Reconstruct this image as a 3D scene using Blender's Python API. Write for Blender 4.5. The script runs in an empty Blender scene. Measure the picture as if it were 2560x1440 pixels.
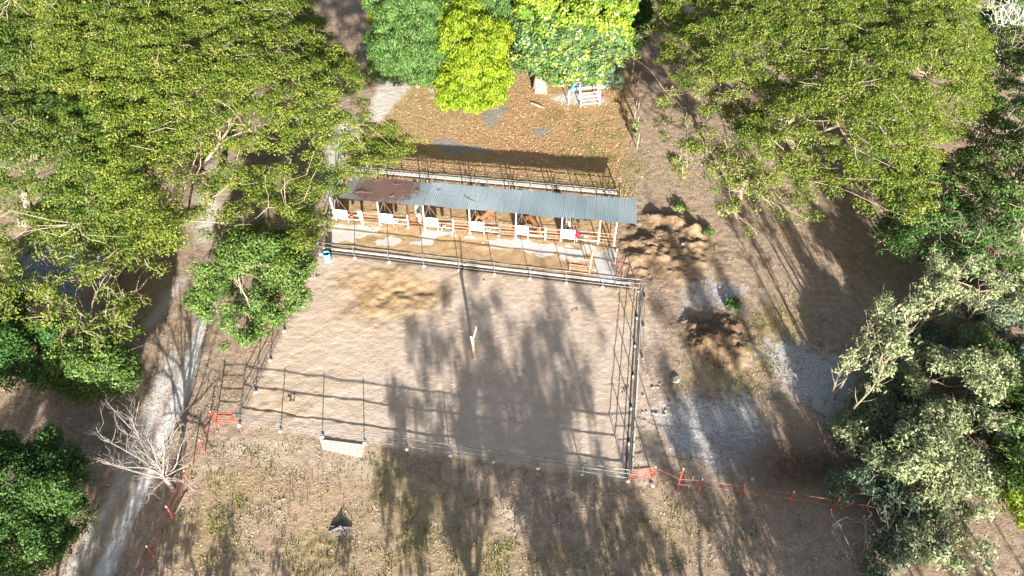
import bpy, math, random
import numpy as np
from mathutils import Vector, Matrix
random.seed(7)
RNG = np.random.default_rng(11)
S = bpy.context.scene
# ------------------------------------------------------------------ camera, sky, sun, exposure
CAM_H, PITCH, ROLL, FPX = 45.97, 0.8045, 0.0117, 1947.16
_c, _s = math.cos(PITCH), math.sin(PITCH)
_f = np.array([0, _c, -_s]); _r = np.array([1.0, 0, 0]); _u = np.cross(_r, _f)
CR = math.cos(ROLL) * _r + math.sin(ROLL) * _u
CU = -math.sin(ROLL) * _r + math.cos(ROLL) * _u
CF = _f
cam = bpy.data.cameras.new('camera'); camo = bpy.data.objects.new('camera', cam)
S.collection.objects.link(camo); S.camera = camo
camo.matrix_world = Matrix(((CR[0], CU[0], -CF[0], 0), (CR[1], CU[1], -CF[1], 0), (CR[2], CU[2], -CF[2], CAM_H), (0, 0, 0, 1)))
cam.lens = FPX / 2560 * 36; cam.sensor_width = 36; cam.clip_end = 3000; cam.clip_start = 0.5
SUN_EL = math.radians(14.6); SUN_AZ = math.radians(-8.7)      # shadows run towards +y, 8.7 degrees to the left
SD = np.array([math.sin(SUN_AZ), math.cos(SUN_AZ)])            # ground direction of shadows
w = bpy.data.worlds.new('World'); S.world = w; w.use_nodes = True
nt = w.node_tree; nt.nodes.clear()
sky = nt.nodes.new('ShaderNodeTexSky'); sky.sky_type = 'NISHITA'; sky.sun_disc = False
sky.sun_elevation = SUN_EL; sky.sun_rotation = math.radians(180) + SUN_AZ
sky.air_density = 1.0; sky.dust_density = 2.5; sky.ozone_density = 1.0
bg = nt.nodes.new('ShaderNodeBackground'); bg.inputs[1].default_value = 0.055
wo = nt.nodes.new('ShaderNodeOutputWorld')
nt.links.new(sky.outputs[0], bg.inputs[0]); nt.links.new(bg.outputs[0], wo.inputs[0])
sun = bpy.data.lights.new('sun', 'SUN'); sun.energy = 5.0; sun.angle = math.radians(0.6); sun.color = (1, 0.945, 0.87)
suno = bpy.data.objects.new('sun', sun); S.collection.objects.link(suno)
d = Vector((SD[0] * math.cos(SUN_EL), SD[1] * math.cos(SUN_EL), -math.sin(SUN_EL)))
suno.rotation_euler = d.to_track_quat('-Z', 'Y').to_euler()
S.view_settings.view_transform = 'Standard'; S.view_settings.look = 'None'
S.view_settings.exposure = 2.0; S.view_settings.gamma = 1
S.cycles.max_bounces = 6; S.cycles.diffuse_bounces = 3; S.cycles.transparent_max_bounces = 4

# ------------------------------------------------------------------ helpers
def G(px, py, z=0.0):
    """point at height z seen at photograph pixel (px, py)"""
    d = CF * FPX + CR * (px - 1280) + CU * (720 - py)
    t = (z - CAM_H) / d[2]
    return np.array([0, 0, CAM_H]) + d * t
def px_scale(p):
    return FPX / float((np.asarray(p) - np.array([0, 0, CAM_H])) @ CF)

def obj(name, mesh, parent=None, mat=None):
    o = bpy.data.objects.new(name, mesh); S.collection.objects.link(o)
    if parent is not None: o.parent = parent
    if mat is not None:
        for m in (mat if isinstance(mat, (list, tuple)) else [mat]): mesh.materials.append(m)
    return o
def tag(o, label=None, cat=None, group=None, kind=None):
    if label: o['label'] = label
    if cat: o['category'] = cat
    if group: o['group'] = group
    if kind: o['kind'] = kind
    return o
def thing(name, label, cat, loc=(0, 0, 0), rz=0, group=None):
    o = bpy.data.objects.new(name, None); S.collection.objects.link(o)
    o.location = [float(v) for v in loc]; o.rotation_euler = (0, 0, rz); o.empty_display_size = 0.3
    return tag(o, label, cat, group)
def copy_tree(o, parent=None):
    kids = list(o.children)
    c = o.copy(); S.collection.objects.link(c); c.parent = parent
    for ch in kids: copy_tree(ch, c)
    return c

class MB:
    def __init__(s): s.v = []; s.f = []
    def add(s, v, f):
        n = len(s.v); s.v += [tuple(map(float, p)) for p in v]; s.f += [tuple(i + n for i in q) for q in f]; return s
    def box(s, x0, x1, y0, y1, z0, z1):
        v = [(x, y, z) for z in (z0, z1) for y in (y0, y1) for x in (x0, x1)]
        return s.add(v, [(0, 2, 3, 1), (4, 5, 7, 6), (0, 1, 5, 4), (2, 6, 7, 3), (0, 4, 6, 2), (1, 3, 7, 5)])
    def obox(s, a, b, wd, h0, h1):
        """box running from a to b (xy), width wd"""
        a = np.array(a[:2]); b = np.array(b[:2]); t = (b - a) / np.linalg.norm(b - a); n = np.array([-t[1], t[0]]) * wd / 2
        c = [a - n, b - n, b + n, a + n]
        v = [(p[0], p[1], h0) for p in c] + [(p[0], p[1], h1) for p in c]
        return s.add(v, [(3, 2, 1, 0), (4, 5, 6, 7), (0, 1, 5, 4), (1, 2, 6, 5), (2, 3, 7, 6), (3, 0, 4, 7)])
    def tube(s, pts, rad, n=6, cap=True):
        pts = [np.array(p, float) for p in pts]
        if not isinstance(rad, (list, tuple, np.ndarray)): rad = [rad] * len(pts)
        rings = []
        for i, p in enumerate(pts):
            t = pts[min(i + 1, len(pts) - 1)] - pts[max(i - 1, 0)]; t = t / (np.linalg.norm(t) + 1e-9)
            a = np.array([0, 0, 1.0]) if abs(t[2]) < .9 else np.array([1.0, 0, 0])
            x = np.cross(t, a); x /= np.linalg.norm(x); y = np.cross(t, x)
            rings.append([p + rad[i] * (math.cos(2 * math.pi * k / n) * x + math.sin(2 * math.pi * k / n) * y) for k in range(n)])
        v = [q for r in rings for q in r]; f = []
        for i in range(len(pts) - 1):
            for k in range(n): f.append((i * n + k, i * n + (k + 1) % n, (i + 1) * n + (k + 1) % n, (i + 1) * n + k))
        if cap: f.append(tuple(range(n))[::-1]); f.append(tuple((len(pts) - 1) * n + k for k in range(n)))
        return s.add(v, f)
    def lathe(s, prof, c=(0, 0, 0), n=14):
        v = []; f = []
        for r, z in prof:
            for k in range(n): v.append((c[0] + r * math.cos(2 * math.pi * k / n), c[1] + r * math.sin(2 * math.pi * k / n), c[2] + z))
        for i in range(len(prof) - 1):
            for k in range(n): f.append((i * n + k, i * n + (k + 1) % n, (i + 1) * n + (k + 1) % n, (i + 1) * n + k))
        f.append(tuple(range(n))[::-1]); f.append(tuple((len(prof) - 1) * n + k for k in range(n)))
        return s.add(v, f)
    def build(s, name, mat, parent=None, smooth=False):
        me = bpy.data.meshes.new(name); me.from_pydata(s.v, [], s.f); me.update()
        if smooth: me.polygons.foreach_set('use_smooth', [True] * len(me.polygons))
        return obj(name, me, parent, mat)

def fast_mesh(name, V, F, attrs=None):
    """V (n,3), F (m,k) arrays"""
    me = bpy.data.meshes.new(name); n = len(V); m, k = F.shape
    me.vertices.add(n); me.vertices.foreach_set('co', np.ascontiguousarray(V, dtype=np.float32).ravel())
    me.loops.add(m * k); me.loops.foreach_set('vertex_index', F.astype(np.int32).ravel())
    me.polygons.add(m); me.polygons.foreach_set('loop_start', np.arange(0, m * k, k, dtype=np.int32))
    if attrs:
        for an, av in attrs.items():
            a = me.attributes.new(an, 'FLOAT', 'POINT'); a.data.foreach_set('value', av.astype(np.float32).ravel())
    me.update(calc_edges=True); me.validate()
    return me

# value noise in numpy
_lat = RNG.random((256, 256))
def vnoise(x, y, sc, off=0):
    x = np.asarray(x) / sc + off * 17.3 + 500; y = np.asarray(y) / sc + off * 9.1 + 500
    xi = np.floor(x).astype(int); yi = np.floor(y).astype(int); fx = x - xi; fy = y - yi
    fx = fx * fx * (3 - 2 * fx); fy = fy * fy * (3 - 2 * fy)
    g = lambda a, b: _lat[a % 256, b % 256]
    return (g(xi, yi) * (1 - fx) + g(xi + 1, yi) * fx) * (1 - fy) + (g(xi, yi + 1) * (1 - fx) + g(xi + 1, yi + 1) * fx) * fy
def fbm(x, y, sc, off=0, o=4):
    r = 0; a = .5; t = 0
    for i in range(o): r = r + a * vnoise(x, y, sc / 2 ** i, off + i * 3); t += a; a *= .5
    return r / t
def sdpoly(x, y, P):
    """signed distance to polygon, positive inside"""
    P = np.asarray(P)[:, :2]; x = np.asarray(x, float); y = np.asarray(y, float)
    best = np.full(x.shape, 1e9); ins = np.zeros(x.shape, bool)
    for i in range(len(P)):
        a = P[i]; b = P[(i + 1) % len(P)]; e = b - a; L = e @ e + 1e-12
        t = np.clip(((x - a[0]) * e[0] + (y - a[1]) * e[1]) / L, 0, 1)
        best = np.minimum(best, np.hypot(x - a[0] - t * e[0], y - a[1] - t * e[1]))
        c = ((a[1] > y) != (b[1] > y)) & (x < (b[0] - a[0]) * (y - a[1]) / (b[1] - a[1] + 1e-12) + a[0])
        ins ^= c
    return np.where(ins, best, -best)
def dline(x, y, P):
    P = np.asarray(P)[:, :2]; best = np.full(np.shape(x), 1e9)
    for a, b in zip(P[:-1], P[1:]):
        e = b - a; t = np.clip(((x - a[0]) * e[0] + (y - a[1]) * e[1]) / (e @ e), 0, 1)
        best = np.minimum(best, np.hypot(x - a[0] - t * e[0], y - a[1] - t * e[1]))
    return best
def W(pts, z=0): return [G(a, b, z) for a, b in pts]

# ------------------------------------------------------------------ materials
def newmat(name, rough=.8, metal=0):
    m = bpy.data.materials.new(name); m.use_nodes = True; b = m.node_tree.nodes['Principled BSDF']
    b.inputs['Roughness'].default_value = rough; b.inputs['Metallic'].default_value = metal
    b.inputs['Specular IOR Level'].default_value = .3
    return m, m.node_tree, b
def noise_node(t, sc, det=4, rough=.6, co=None):
    n = t.nodes.new('ShaderNodeTexNoise'); n.inputs['Scale'].default_value = sc; n.inputs['Detail'].default_value = det
    n.inputs['Roughness'].default_value = rough
    if co: t.links.new(co, n.inputs['Vector'])
    return n
def mapr(t, src, a, b, c, d):
    n = t.nodes.new('ShaderNodeMapRange'); t.links.new(src, n.inputs[0])
    for i, v in enumerate((a, b, c, d)): n.inputs[i + 1].default_value = v
    return n.outputs[0]
def mixc(t, f, a, b):
    n = t.nodes.new('ShaderNodeMix'); n.data_type = 'RGBA'
    if hasattr(f, 'links') or not isinstance(f, (int, float)): t.links.new(f, n.inputs[0])
    else: n.inputs[0].default_value = f
    for i, v in ((6, a), (7, b)):
        if isinstance(v, tuple): n.inputs[i].default_value = (*v, 1)
        else: t.links.new(v, n.inputs[i])
    return n.outputs[2]
def math_(t, op, a, b=None):
    n = t.nodes.new('ShaderNodeMath'); n.operation = op
    for i, v in enumerate((a, b)):
        if v is None: continue
        if isinstance(v, (int, float)): n.inputs[i].default_value = v
        else: t.links.new(v, n.inputs[i])
    return n.outputs[0]
def objco(t):
    n = t.nodes.new('ShaderNodeTexCoord'); return n.outputs['Object']
def worldco(t):
    n = t.nodes.new('ShaderNodeNewGeometry'); return n.outputs['Position']
def mat_var(name, c1, c2, scale=3, rough=.7, metal=0, bump=0, bscale=20):
    m, t, b = newmat(name, rough, metal); co = worldco(t)
    n = noise_node(t, scale, 5, .65, co); f = mapr(t, n.outputs[0], .35, .65, 0, 1)
    t.links.new(mixc(t, f, c1, c2), b.inputs['Base Color'])
    if bump:
        n2 = noise_node(t, bscale, 4, .7, co); bp = t.nodes.new('ShaderNodeBump'); bp.inputs['Strength'].default_value = bump
        bp.inputs['Distance'].default_value = .02; t.links.new(n2.outputs[0], bp.inputs['Height']); t.links.new(bp.outputs[0], b.inputs['Normal'])
    return m
M = {}
M['pipe'] = mat_var('galvanised_pipe', (.20, .21, .22), (.10, .10, .10), 4, .45, .3)
M['pipe_dark'] = mat_var('dark_pipe', (.10, .11, .12), (.2, .19, .17), 3, .5, .3)  # darker copy of the grey pipe, shade put into its colour
M['white'] = mat_var('white_paint', (.82, .8, .77), (.6, .56, .5), 6, .6)
M['panel'] = mat_var('white_panel_paint', (.8, .78, .76), (.42, .38, .34), 9, .7)
M['red'] = mat_var('red_paint', (.52, .085, .05), (.34, .055, .035), 5, .5)
M['faded_red'] = mat_var('faded_red_paint', (.66, .33, .26), (.55, .20, .14), 5, .6)  # red paint lightened: blown-out sunlight is put into the colour
M['concrete'] = mat_var('concrete', (.5, .48, .44), (.36, .34, .31), 2.2, .9, 0, .4, 14)
M['footing'] = mat_var('footing_concrete', (.6, .56, .5), (.45, .41, .36), 5, .9, 0, .5, 20)
M['black'] = mat_var('black_rubber', (.02, .02, .022), (.035, .03, .03), 5, .6)
M['darkwood'] = mat_var('dark_brace', (.2, .13, .1), (.12, .08, .06), 8, .8)
M['wood'] = mat_var('weathered_wood', (.38, .31, .24), (.22, .17, .13), 7, .9, 0, .6, 30)
M['bark'] = mat_var('pale_bark', (.36, .29, .22), (.2, .15, .11), 5, .9, 0, .5, 20)
M['deadwood'] = mat_var('bleached_wood', (.26, .23, .205), (.15, .13, .115), 5, .9)
M['whitebark'] = mat_var('white_bark', (.6, .57, .52), (.4, .36, .32), 4, .9)
M['rock'] = mat_var('rock', (.42, .38, .34), (.22, .2, .18), 6, .9, 0, .8, 14)
M['blue'] = mat_var('blue_plastic', (.02, .16, .5), (.03, .22, .6), 3, .4)
M['redp'] = mat_var('red_plastic', (.6, .08, .05), (.5, .05, .04), 3, .5)
M['water'] = mat_var('dark_water', (.01, .03, .06), (.01, .02, .04), 3, .1)
M['rust'] = mat_var('rusty_steel', (.25, .09, .05), (.14, .05, .03), 8, .9)
M['mortar'] = mat_var('dark_soil', (.05, .04, .03), (.09, .065, .045), 5, .95, 0, .6, 12)

def leaf_mat(name, c1, c2, c3, trans=.3, sc=.6, rough=.55, spec=.3):
    m, t, b = newmat(name, rough); b.inputs['Specular IOR Level'].default_value = spec
    co = worldco(t); n = noise_node(t, sc, 3, .6, co); f = mapr(t, n.outputs[0], .35, .65, 0, 1)
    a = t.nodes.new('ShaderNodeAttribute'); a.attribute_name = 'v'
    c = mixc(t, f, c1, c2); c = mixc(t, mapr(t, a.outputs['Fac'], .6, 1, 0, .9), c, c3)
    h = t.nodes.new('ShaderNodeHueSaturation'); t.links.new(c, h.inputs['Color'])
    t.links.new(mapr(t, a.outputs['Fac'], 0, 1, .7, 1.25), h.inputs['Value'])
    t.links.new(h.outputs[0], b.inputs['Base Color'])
    tr = t.nodes.new('ShaderNodeBsdfTranslucent'); t.links.new(h.outputs[0], tr.inputs[0])
    mx = t.nodes.new('ShaderNodeMixShader'); mx.inputs[0].default_value = trans
    t.links.new(b.outputs[0], mx.inputs[1]); t.links.new(tr.outputs[0], mx.inputs[2])
    t.links.new(mx.outputs[0], t.nodes['Material Output'].inputs['Surface'])
    return m
L = {}
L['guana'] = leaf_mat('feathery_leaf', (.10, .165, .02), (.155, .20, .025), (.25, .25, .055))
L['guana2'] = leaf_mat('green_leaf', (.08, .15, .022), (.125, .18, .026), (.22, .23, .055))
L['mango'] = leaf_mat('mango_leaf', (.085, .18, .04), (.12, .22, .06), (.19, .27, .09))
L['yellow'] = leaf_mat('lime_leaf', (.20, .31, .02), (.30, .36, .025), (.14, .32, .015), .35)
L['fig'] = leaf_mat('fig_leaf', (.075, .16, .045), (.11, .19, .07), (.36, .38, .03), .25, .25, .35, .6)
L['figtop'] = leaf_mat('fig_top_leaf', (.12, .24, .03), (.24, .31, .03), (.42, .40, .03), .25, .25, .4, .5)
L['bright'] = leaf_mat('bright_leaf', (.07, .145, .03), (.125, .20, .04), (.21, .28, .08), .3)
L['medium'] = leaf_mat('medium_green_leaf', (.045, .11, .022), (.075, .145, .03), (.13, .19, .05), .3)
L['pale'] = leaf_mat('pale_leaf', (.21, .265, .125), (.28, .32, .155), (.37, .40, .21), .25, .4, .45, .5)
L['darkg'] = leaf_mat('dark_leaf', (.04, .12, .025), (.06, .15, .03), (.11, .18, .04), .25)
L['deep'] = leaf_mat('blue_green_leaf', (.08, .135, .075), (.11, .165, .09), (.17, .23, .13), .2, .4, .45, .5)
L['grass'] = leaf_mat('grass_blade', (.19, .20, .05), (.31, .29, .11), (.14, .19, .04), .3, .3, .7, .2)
L['litter'] = leaf_mat('fallen_leaf', (.47, .29, .16), (.42, .21, .12), (.55, .42, .24), .1, .15, .7, .2)

# ------------------------------------------------------------------ layout numbers
YAW = -0.1479
E = np.array([math.cos(YAW), math.sin(YAW), 0]); N = np.array([-math.sin(YAW), math.cos(YAW), 0])
O = np.array([-18.91, 30.6, 0]); AW = 27.0; AD = 17.55
SW, SE, NE, NW = O, O + E * AW, O + E * AW + N * AD, O + N * AD
SY = math.atan2(49.49 - 52.3, 8.82 + 15.89)                    # stall front line direction
SF0 = np.array([-15.9, 52.3, 0]); SE_ = np.array([math.cos(SY), math.sin(SY), 0]); SN_ = np.array([-math.sin(SY), math.cos(SY), 0])

# ------------------------------------------------------------------ ground
def axis(a0, a1, step, lo, hi):
    c = list(np.arange(a0, a1 + 1e-6, step)); s = step; x = a0; left = []
    while x > lo: s *= 1.18; x -= s; left.append(x)
    s = step; x = a1; right = []
    while x < hi: s *= 1.18; x += s; right.append(x)
    return np.array(left[::-1] + c + right)
gx = axis(-36, 38, .115, -900, 900); gy = axis(18, 74, .115, -900, 1500)
X, Y = np.meshgrid(gx, gy)
ss = lambda e, w_: np.clip(e / w_ * .5 + .5, 0, 1)              # soft mask from a signed distance
jit = (fbm(X, Y, 2.2, 5) - .5)
arena = ss(sdpoly(X, Y, [SW, SE, NE, NW]), .5)
def blob(pts, soft=1.0, j=1.6): return ss(sdpoly(X, Y, W(pts)) + jit * j, soft)
mx = lambda *a: np.maximum.reduce(a)
hay = blob([(850, 700), (910, 668), (990, 660), (1080, 690), (1130, 730), (1110, 780), (1010, 800), (930, 815), (870, 790)], 2.4, 2.5)
hay2 = blob([(600, 1060), (640, 960), (720, 930), (800, 950), (780, 1010), (840, 1050), (700, 1075)], 3, 3) * .55
hay3 = blob([(1540, 730), (1600, 720), (1590, 800), (1545, 790)], 2, 2) * .8
yardpoly = [(806, 636), (835, 556), (1540, 616), (1540, 718)]
yard = ss(sdpoly(X, Y, W(yardpoly)), .3)
stallp = ss(sdpoly(X, Y, W([(835, 556), (845, 440), (1548, 492), (1540, 616)])), .4)
conc = ss(sdpoly(X, Y, W([(835, 560), (930, 566), (950, 590), (940, 603), (1050, 612), (1055, 575), (1200, 585), (1240, 592), (1300, 598), (1330, 608), (1380, 604), (1540, 618), (1540, 716), (1485, 706), (1478, 650), (1400, 640), (1300, 628), (1200, 612), (1120, 598), (1060, 608), (960, 598), (900, 590), (880, 598), (850, 600), (826, 608)])) + (fbm(X, Y, 1.0, 8, 5) - .5) * 2.4, .15) * yard
leafy = blob([(860, 440), (880, 360), (930, 300), (1000, 220), (1060, 170), (1300, 150), (1570, 170), (1585, 300), (1560, 480), (1545, 492)], 2)
leafred = blob([(1180, 300), (1300, 230), (1560, 250), (1500, 470), (1000, 440), (1050, 380)], 6, 3)
greyp = mx(blob([(1205, 300), (1235, 262), (1270, 268), (1262, 290), (1235, 318), (1213, 320)], .5), blob([(1325, 335), (1335, 320), (1378, 318), (1382, 330), (1355, 348)], .5, 1), blob([(1085, 355), (1110, 343), (1145, 350), (1160, 362), (1230, 372), (1220, 388), (1160, 385), (1100, 378)], .6, 1))
whitep = mx(blob([(930, 330), (925, 270), (950, 200), (1015, 205), (1030, 222), (985, 262), (960, 290)], .6, 1), blob([(1063, 225), (1088, 222), (1092, 238)], .4, .5), blob([(1068, 245), (1090, 240), (1092, 250)], .4, .5),
            blob([(800, 470), (810, 380), (850, 300), (905, 300), (880, 360), (850, 440), (835, 520)], 1), blob([(1355, 240), (1385, 235), (1512, 228), (1525, 262), (1400, 268)], .8, 1) * .8,
            blob([(480, 500), (500, 400), (560, 420), (560, 520), (520, 620), (490, 600)], 1.5, 2) * .8)  # last patch paints sunlit ground paler
road = W([(120, 1560), (230, 1410), (300, 1290), (370, 1130), (430, 990), (470, 880), (500, 790), (520, 700), (540, 600), (600, 520), (700, 470), (830, 430), (900, 330), (960, 240)])
rd = dline(X, Y, road)
rut1 = ss(.5 - dline(X, Y, W([(200, 1560), (262, 1420), (330, 1270), (400, 1110), (455, 980), (480, 900), (505, 820), (535, 730)])) + jit * .5, .5)
rut2 = ss(.8 - dline(X, Y, W([(90, 1560), (180, 1430), (270, 1270), (330, 1150), (380, 1050), (410, 960), (430, 900)])) + jit * .8, .8)
rut3 = blob([(360, 810), (440, 700), (480, 690), (420, 770), (370, 830)], 1) * .8
path = mx(rut1, rut2 * .62, rut3, ss(1.6 - rd + jit * 1.5, 1.5) * .3)
ash = mx(blob([(1700, 730), (1770, 690), (1850, 700), (1885, 740), (1840, 770), (1760, 770), (1700, 800)], 1.5, 2) * .8, blob([(1650, 1030), (1700, 975), (1860, 990), (1940, 1080), (1900, 1170), (1780, 1185), (1680, 1120)], 2, 2.5) * .9,
         blob([(1890, 880), (1960, 850), (2080, 900), (2150, 980), (2120, 1080), (2020, 1020), (1940, 950)], 2, 2.5))
burnt = blob([(1840, 1130), (1960, 1090), (2110, 1080), (2170, 1190), (2100, 1260), (1900, 1240)], 3, 3)
soil = mx(blob([(1560, 560), (1600, 530), (1700, 540), (1790, 580), (1800, 660), (1720, 700), (1640, 700), (1600, 720), (1560, 690)], 2, 2.2), blob([(1690, 830), (1730, 790), (1830, 780), (1880, 830), (1870, 900), (1800, 930), (1740, 900)], 1, 2) * 1.0)
redsoil = mx(blob([(1590, 500), (1660, 500), (1700, 540), (1640, 560), (1600, 545)], 1.5, 1.5), blob([(1690, 830), (1730, 790), (1830, 780), (1880, 830), (1870, 900), (1800, 930), (1740, 900)], 1, 2))
grassm = mx(blob([(500, 1180), (600, 1150), (680, 1180), (650, 1250), (600, 1300), (580, 1440), (500, 1440), (480, 1320)], 3, 4), blob([(760, 1330), (840, 1320), (900, 1440), (700, 1450)], 2, 3),
            blob([(930, 1200), (1050, 1190), (1120, 1260), (1250, 1330), (1420, 1360), (1400, 1450), (900, 1450)], 4, 6) * .85, blob([(1560, 1230), (1760, 1300), (1800, 1450), (1450, 1450)], 4, 6) * .7,
            blob([(1690, 960), (1740, 900), (1850, 900), (1880, 800), (1960, 740), (2040, 800), (1960, 900), (1900, 970), (1800, 990)], 2, 4), blob([(1400, 290), (1500, 310), (1570, 400), (1540, 470), (1380, 400)], 3, 4) * .95,
            blob([(1600, 400), (1700, 400), (1740, 440), (1640, 460)], 2, 3) * .5, blob([(2120, 640), (2250, 700), (2250, 760), (2150, 720)], 2, 3) * .6)
dry = blob([(700, 1150), (950, 1180), (900, 1350), (700, 1330), (600, 1250)], 4, 4)
sandout = mx(blob([(1600, 760), (1690, 850), (1660, 1000), (1650, 1200), (1560, 1230), (1560, 700)], 2, 2.5) * .75, blob([(940, 1140), (1580, 1220), (1560, 1290), (1200, 1230), (940, 1200)], 2, 2) * .45,
             blob([(560, 1080), (940, 1140), (920, 1200), (640, 1160), (500, 1200)], 2.5, 3) * .75, blob([(1260, 1270), (1330, 1270), (1330, 1310), (1270, 1330)], 1.2, 1.5))
# heights
hgt = (fbm(X, Y, 1.6, 3) - .5) * .04
hoof = np.abs(fbm(X, Y, .5, 21, 2) - .5) * .4 + vnoise(X, Y, .26, 26) ** 2 * .5
hgt = hgt + (.03 - hoof * .062) * (1 - yard) * .85
hgt += (fbm(X, Y, 1.1, 31, 3) - .5) * .32 * mx(hay, hay2, hay3, yard * (1 - conc) * .3)
hgt = np.where(conc > .5, 0.0, hgt)
moundp = [(1640, 545, .9, .9), (1690, 552, .75, .8), (1735, 575, .8, .8), (1660, 590, 1.2, .6), (1650, 640, 1.3, .5), (1700, 620, 1.2, .6), (1620, 610, .9, .4), (1720, 660, 1.2, .5), (1600, 650, 1.0, .4), (1790, 840, 2.2, .9), (1760, 870, 1.2, .6), (1830, 880, 1.4, .5), (1720, 815, .8, .5)]
for a, b, r_, h_ in moundp:
    c = G(a, b); dd = ((X - c[0]) / r_) ** 2 + ((Y - c[1]) / (r_ * .8)) ** 2
    hgt += h_ * .62 * np.exp(-dd) * (.3 + 1.2 * fbm(X, Y, .6, 41, 4))
hgt = hgt + ((fbm(X, Y, .5, 61, 3) - .5) * .3 + np.clip(fbm(X, Y, 1.8, 64, 5) - .55, 0, 1) * 1.2) * soil
hgt = hgt * ss(40 - np.hypot(X, Y - 48), 6) if False else hgt
far = np.clip((np.hypot(X, Y - 48) - 70) / 100, 0, 1); hgt = hgt * (1 - far)
# keep what stands on the kerb lines level
V = np.stack([X, Y, hgt], -1).reshape(-1, 3)
ny, nx = X.shape; ii = np.arange(nx * ny).reshape(ny, nx)
F = np.stack([ii[:-1, :-1], ii[:-1, 1:], ii[1:, 1:], ii[1:, :-1]], -1).reshape(-1, 4)
manure = mx(yard * (1 - conc), stallp * .9)
attrs = dict(sand=np.clip(mx(arena, sandout), 0, 1), hay=mx(hay, hay2, hay3, manure), conc=conc, leafy=leafy * (1 - stallp), leafred=leafred, grey=mx(greyp, ash * 0), white=whitep, path=path, ash=ash, burnt=burnt, soil=soil, redsoil=redsoil, grass=grassm, dry=dry)
gm = fast_mesh('ground', V, F, attrs)
gm.polygons.foreach_set('use_smooth', np.ones(len(gm.polygons), bool))
m, t, b = newmat('ground_surface', .95); b.inputs['Specular IOR Level'].default_value = .1
co = worldco(t)
n_big = noise_node(t, .35, 5, .6, co).outputs[0]; n_mid = noise_node(t, 1.6, 5, .65, co).outputs[0]; n_fine = noise_node(t, 7, 5, .75, co).outputs[0]; n_vf = noise_node(t, 22, 3, .7, co).outputs[0]
mp = t.nodes.new('ShaderNodeMapping'); mp.inputs['Scale'].default_value = (1, 1.15, 1); t.links.new(co, mp.inputs[0])
def A(nm):
    a = t.nodes.new('ShaderNodeAttribute'); a.attribute_name = nm; return a.outputs['Fac']
def mask(nm, noise, amt=.6, sharp=3.0):
    v = math_(t, 'ADD', A(nm), math_(t, 'MULTIPLY', math_(t, 'SUBTRACT', noise, .5), amt))
    v = math_(t, 'ADD', math_(t, 'MULTIPLY', math_(t, 'SUBTRACT', v, .5), sharp), .5)
    n = t.nodes.new('ShaderNodeClamp'); t.links.new(v, n.inputs[0]); return n.outputs[0]
r = lambda s, a, b_, c_=0, d_=1: mapr(t, s, a, b_, c_, d_)
col = mixc(t, r(n_mid, .35, .65), (.255, .188, .135), (.43, .33, .245))
col = mixc(t, r(n_fine, .46, .68, 0, .85), col, (.18, .13, .095))
col = mixc(t, r(n_vf, .62, .72, 0, .5), col, (.42, .28, .17))
dryc = mixc(t, r(n_fine, .4, .65), (.42, .31, .20), (.28, .19, .125))
col = mixc(t, mask('dry', n_mid, .8, 1.5), col, dryc)
grc = mixc(t, r(n_mid, .35, .65), (.22, .18, .085), (.38, .29, .17)); grc = mixc(t, r(n_fine, .45, .6), grc, (.32, .225, .14))
col = mixc(t, mask('grass', n_mid, 1.4, 2.0), col, grc)
sandc = mixc(t, r(n_mid, .35, .65), (.43, .345, .272), (.50, .41, .335)); sandc = mixc(t, r(n_fine, .55, .8, 0, .45), sandc, (.32, .23, .155))
sandc = mixc(t, r(n_big, .4, .62, 0, .3), sandc, (.42, .31, .21))
col = mixc(t, mask('sand', n_mid, .5, 2.5), col, sandc)
hayc = mixc(t, r(n_mid, .35, .6), (.45, .325, .19), (.35, .235, .13)); hayc = mixc(t, r(n_fine, .5, .75, 0, .8), hayc, (.24, .13, .06))
col = mixc(t, mask('hay', n_mid, .9, 2.0), col, hayc)
lfc = mixc(t, r(n_mid, .35, .65), (.42, .33, .17), (.33, .25, .12))
lfr = mixc(t, r(n_mid, .35, .65), (.40, .23, .13), (.34, .25, .13))
lfc = mixc(t, A('leafred'), lfc, lfr); lfc = mixc(t, r(n_vf, .5, .68), lfc, (.22, .13, .06))
col = mixc(t, mask('leafy', n_mid, .6, 2.5), col, lfc)
col = mixc(t, mask('white', n_fine, .4, 2.5), col, mixc(t, r(n_fine, .4, .7), (.55, .52, .48), (.44, .40, .35)))
col = mixc(t, mask('grey', n_fine, .4, 4), col, mixc(t, r(n_fine, .4, .7), (.27, .24, .21), (.2, .18, .155)))
col = mixc(t, mask('path', n_fine, .7, 2.0), col, mixc(t, r(n_fine, .4, .7), (.62, .60, .58), (.44, .42, .40)))
col = mixc(t, mask('ash', n_mid, 1.2, 3.0), col, mixc(t, r(n_fine, .42, .66), (.50, .485, .485), (.17, .15, .14)))
col = mixc(t, mask('burnt', n_mid, .8, 1.3), col, mixc(t, r(n_fine, .4, .7), (.08, .055, .04), (.15, .10, .065)))
sc_ = mixc(t, r(n_mid, .35, .65), (.30, .215, .135), (.19, .13, .08)); sc_ = mixc(t, r(n_fine, .5, .72), sc_, (.16, .08, .04))
sc_ = mixc(t, mask('redsoil', n_mid, .8, 2), sc_, mixc(t, r(n_fine, .4, .7), (.19, .125, .08), (.11, .07, .045)))
col = mixc(t, mask('soil', n_mid, .9, 2.0), col, sc_)
cc_ = mixc(t, r(n_mid, .3, .7), (.50, .48, .45), (.42, .40, .37)); cc_ = mixc(t, r(n_fine, .62, .8, 0, .6), cc_, (.3, .24, .18))
col = mixc(t, mask('conc', n_fine, .3, 6), col, cc_)
t.links.new(col, b.inputs['Base Color'])
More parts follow.
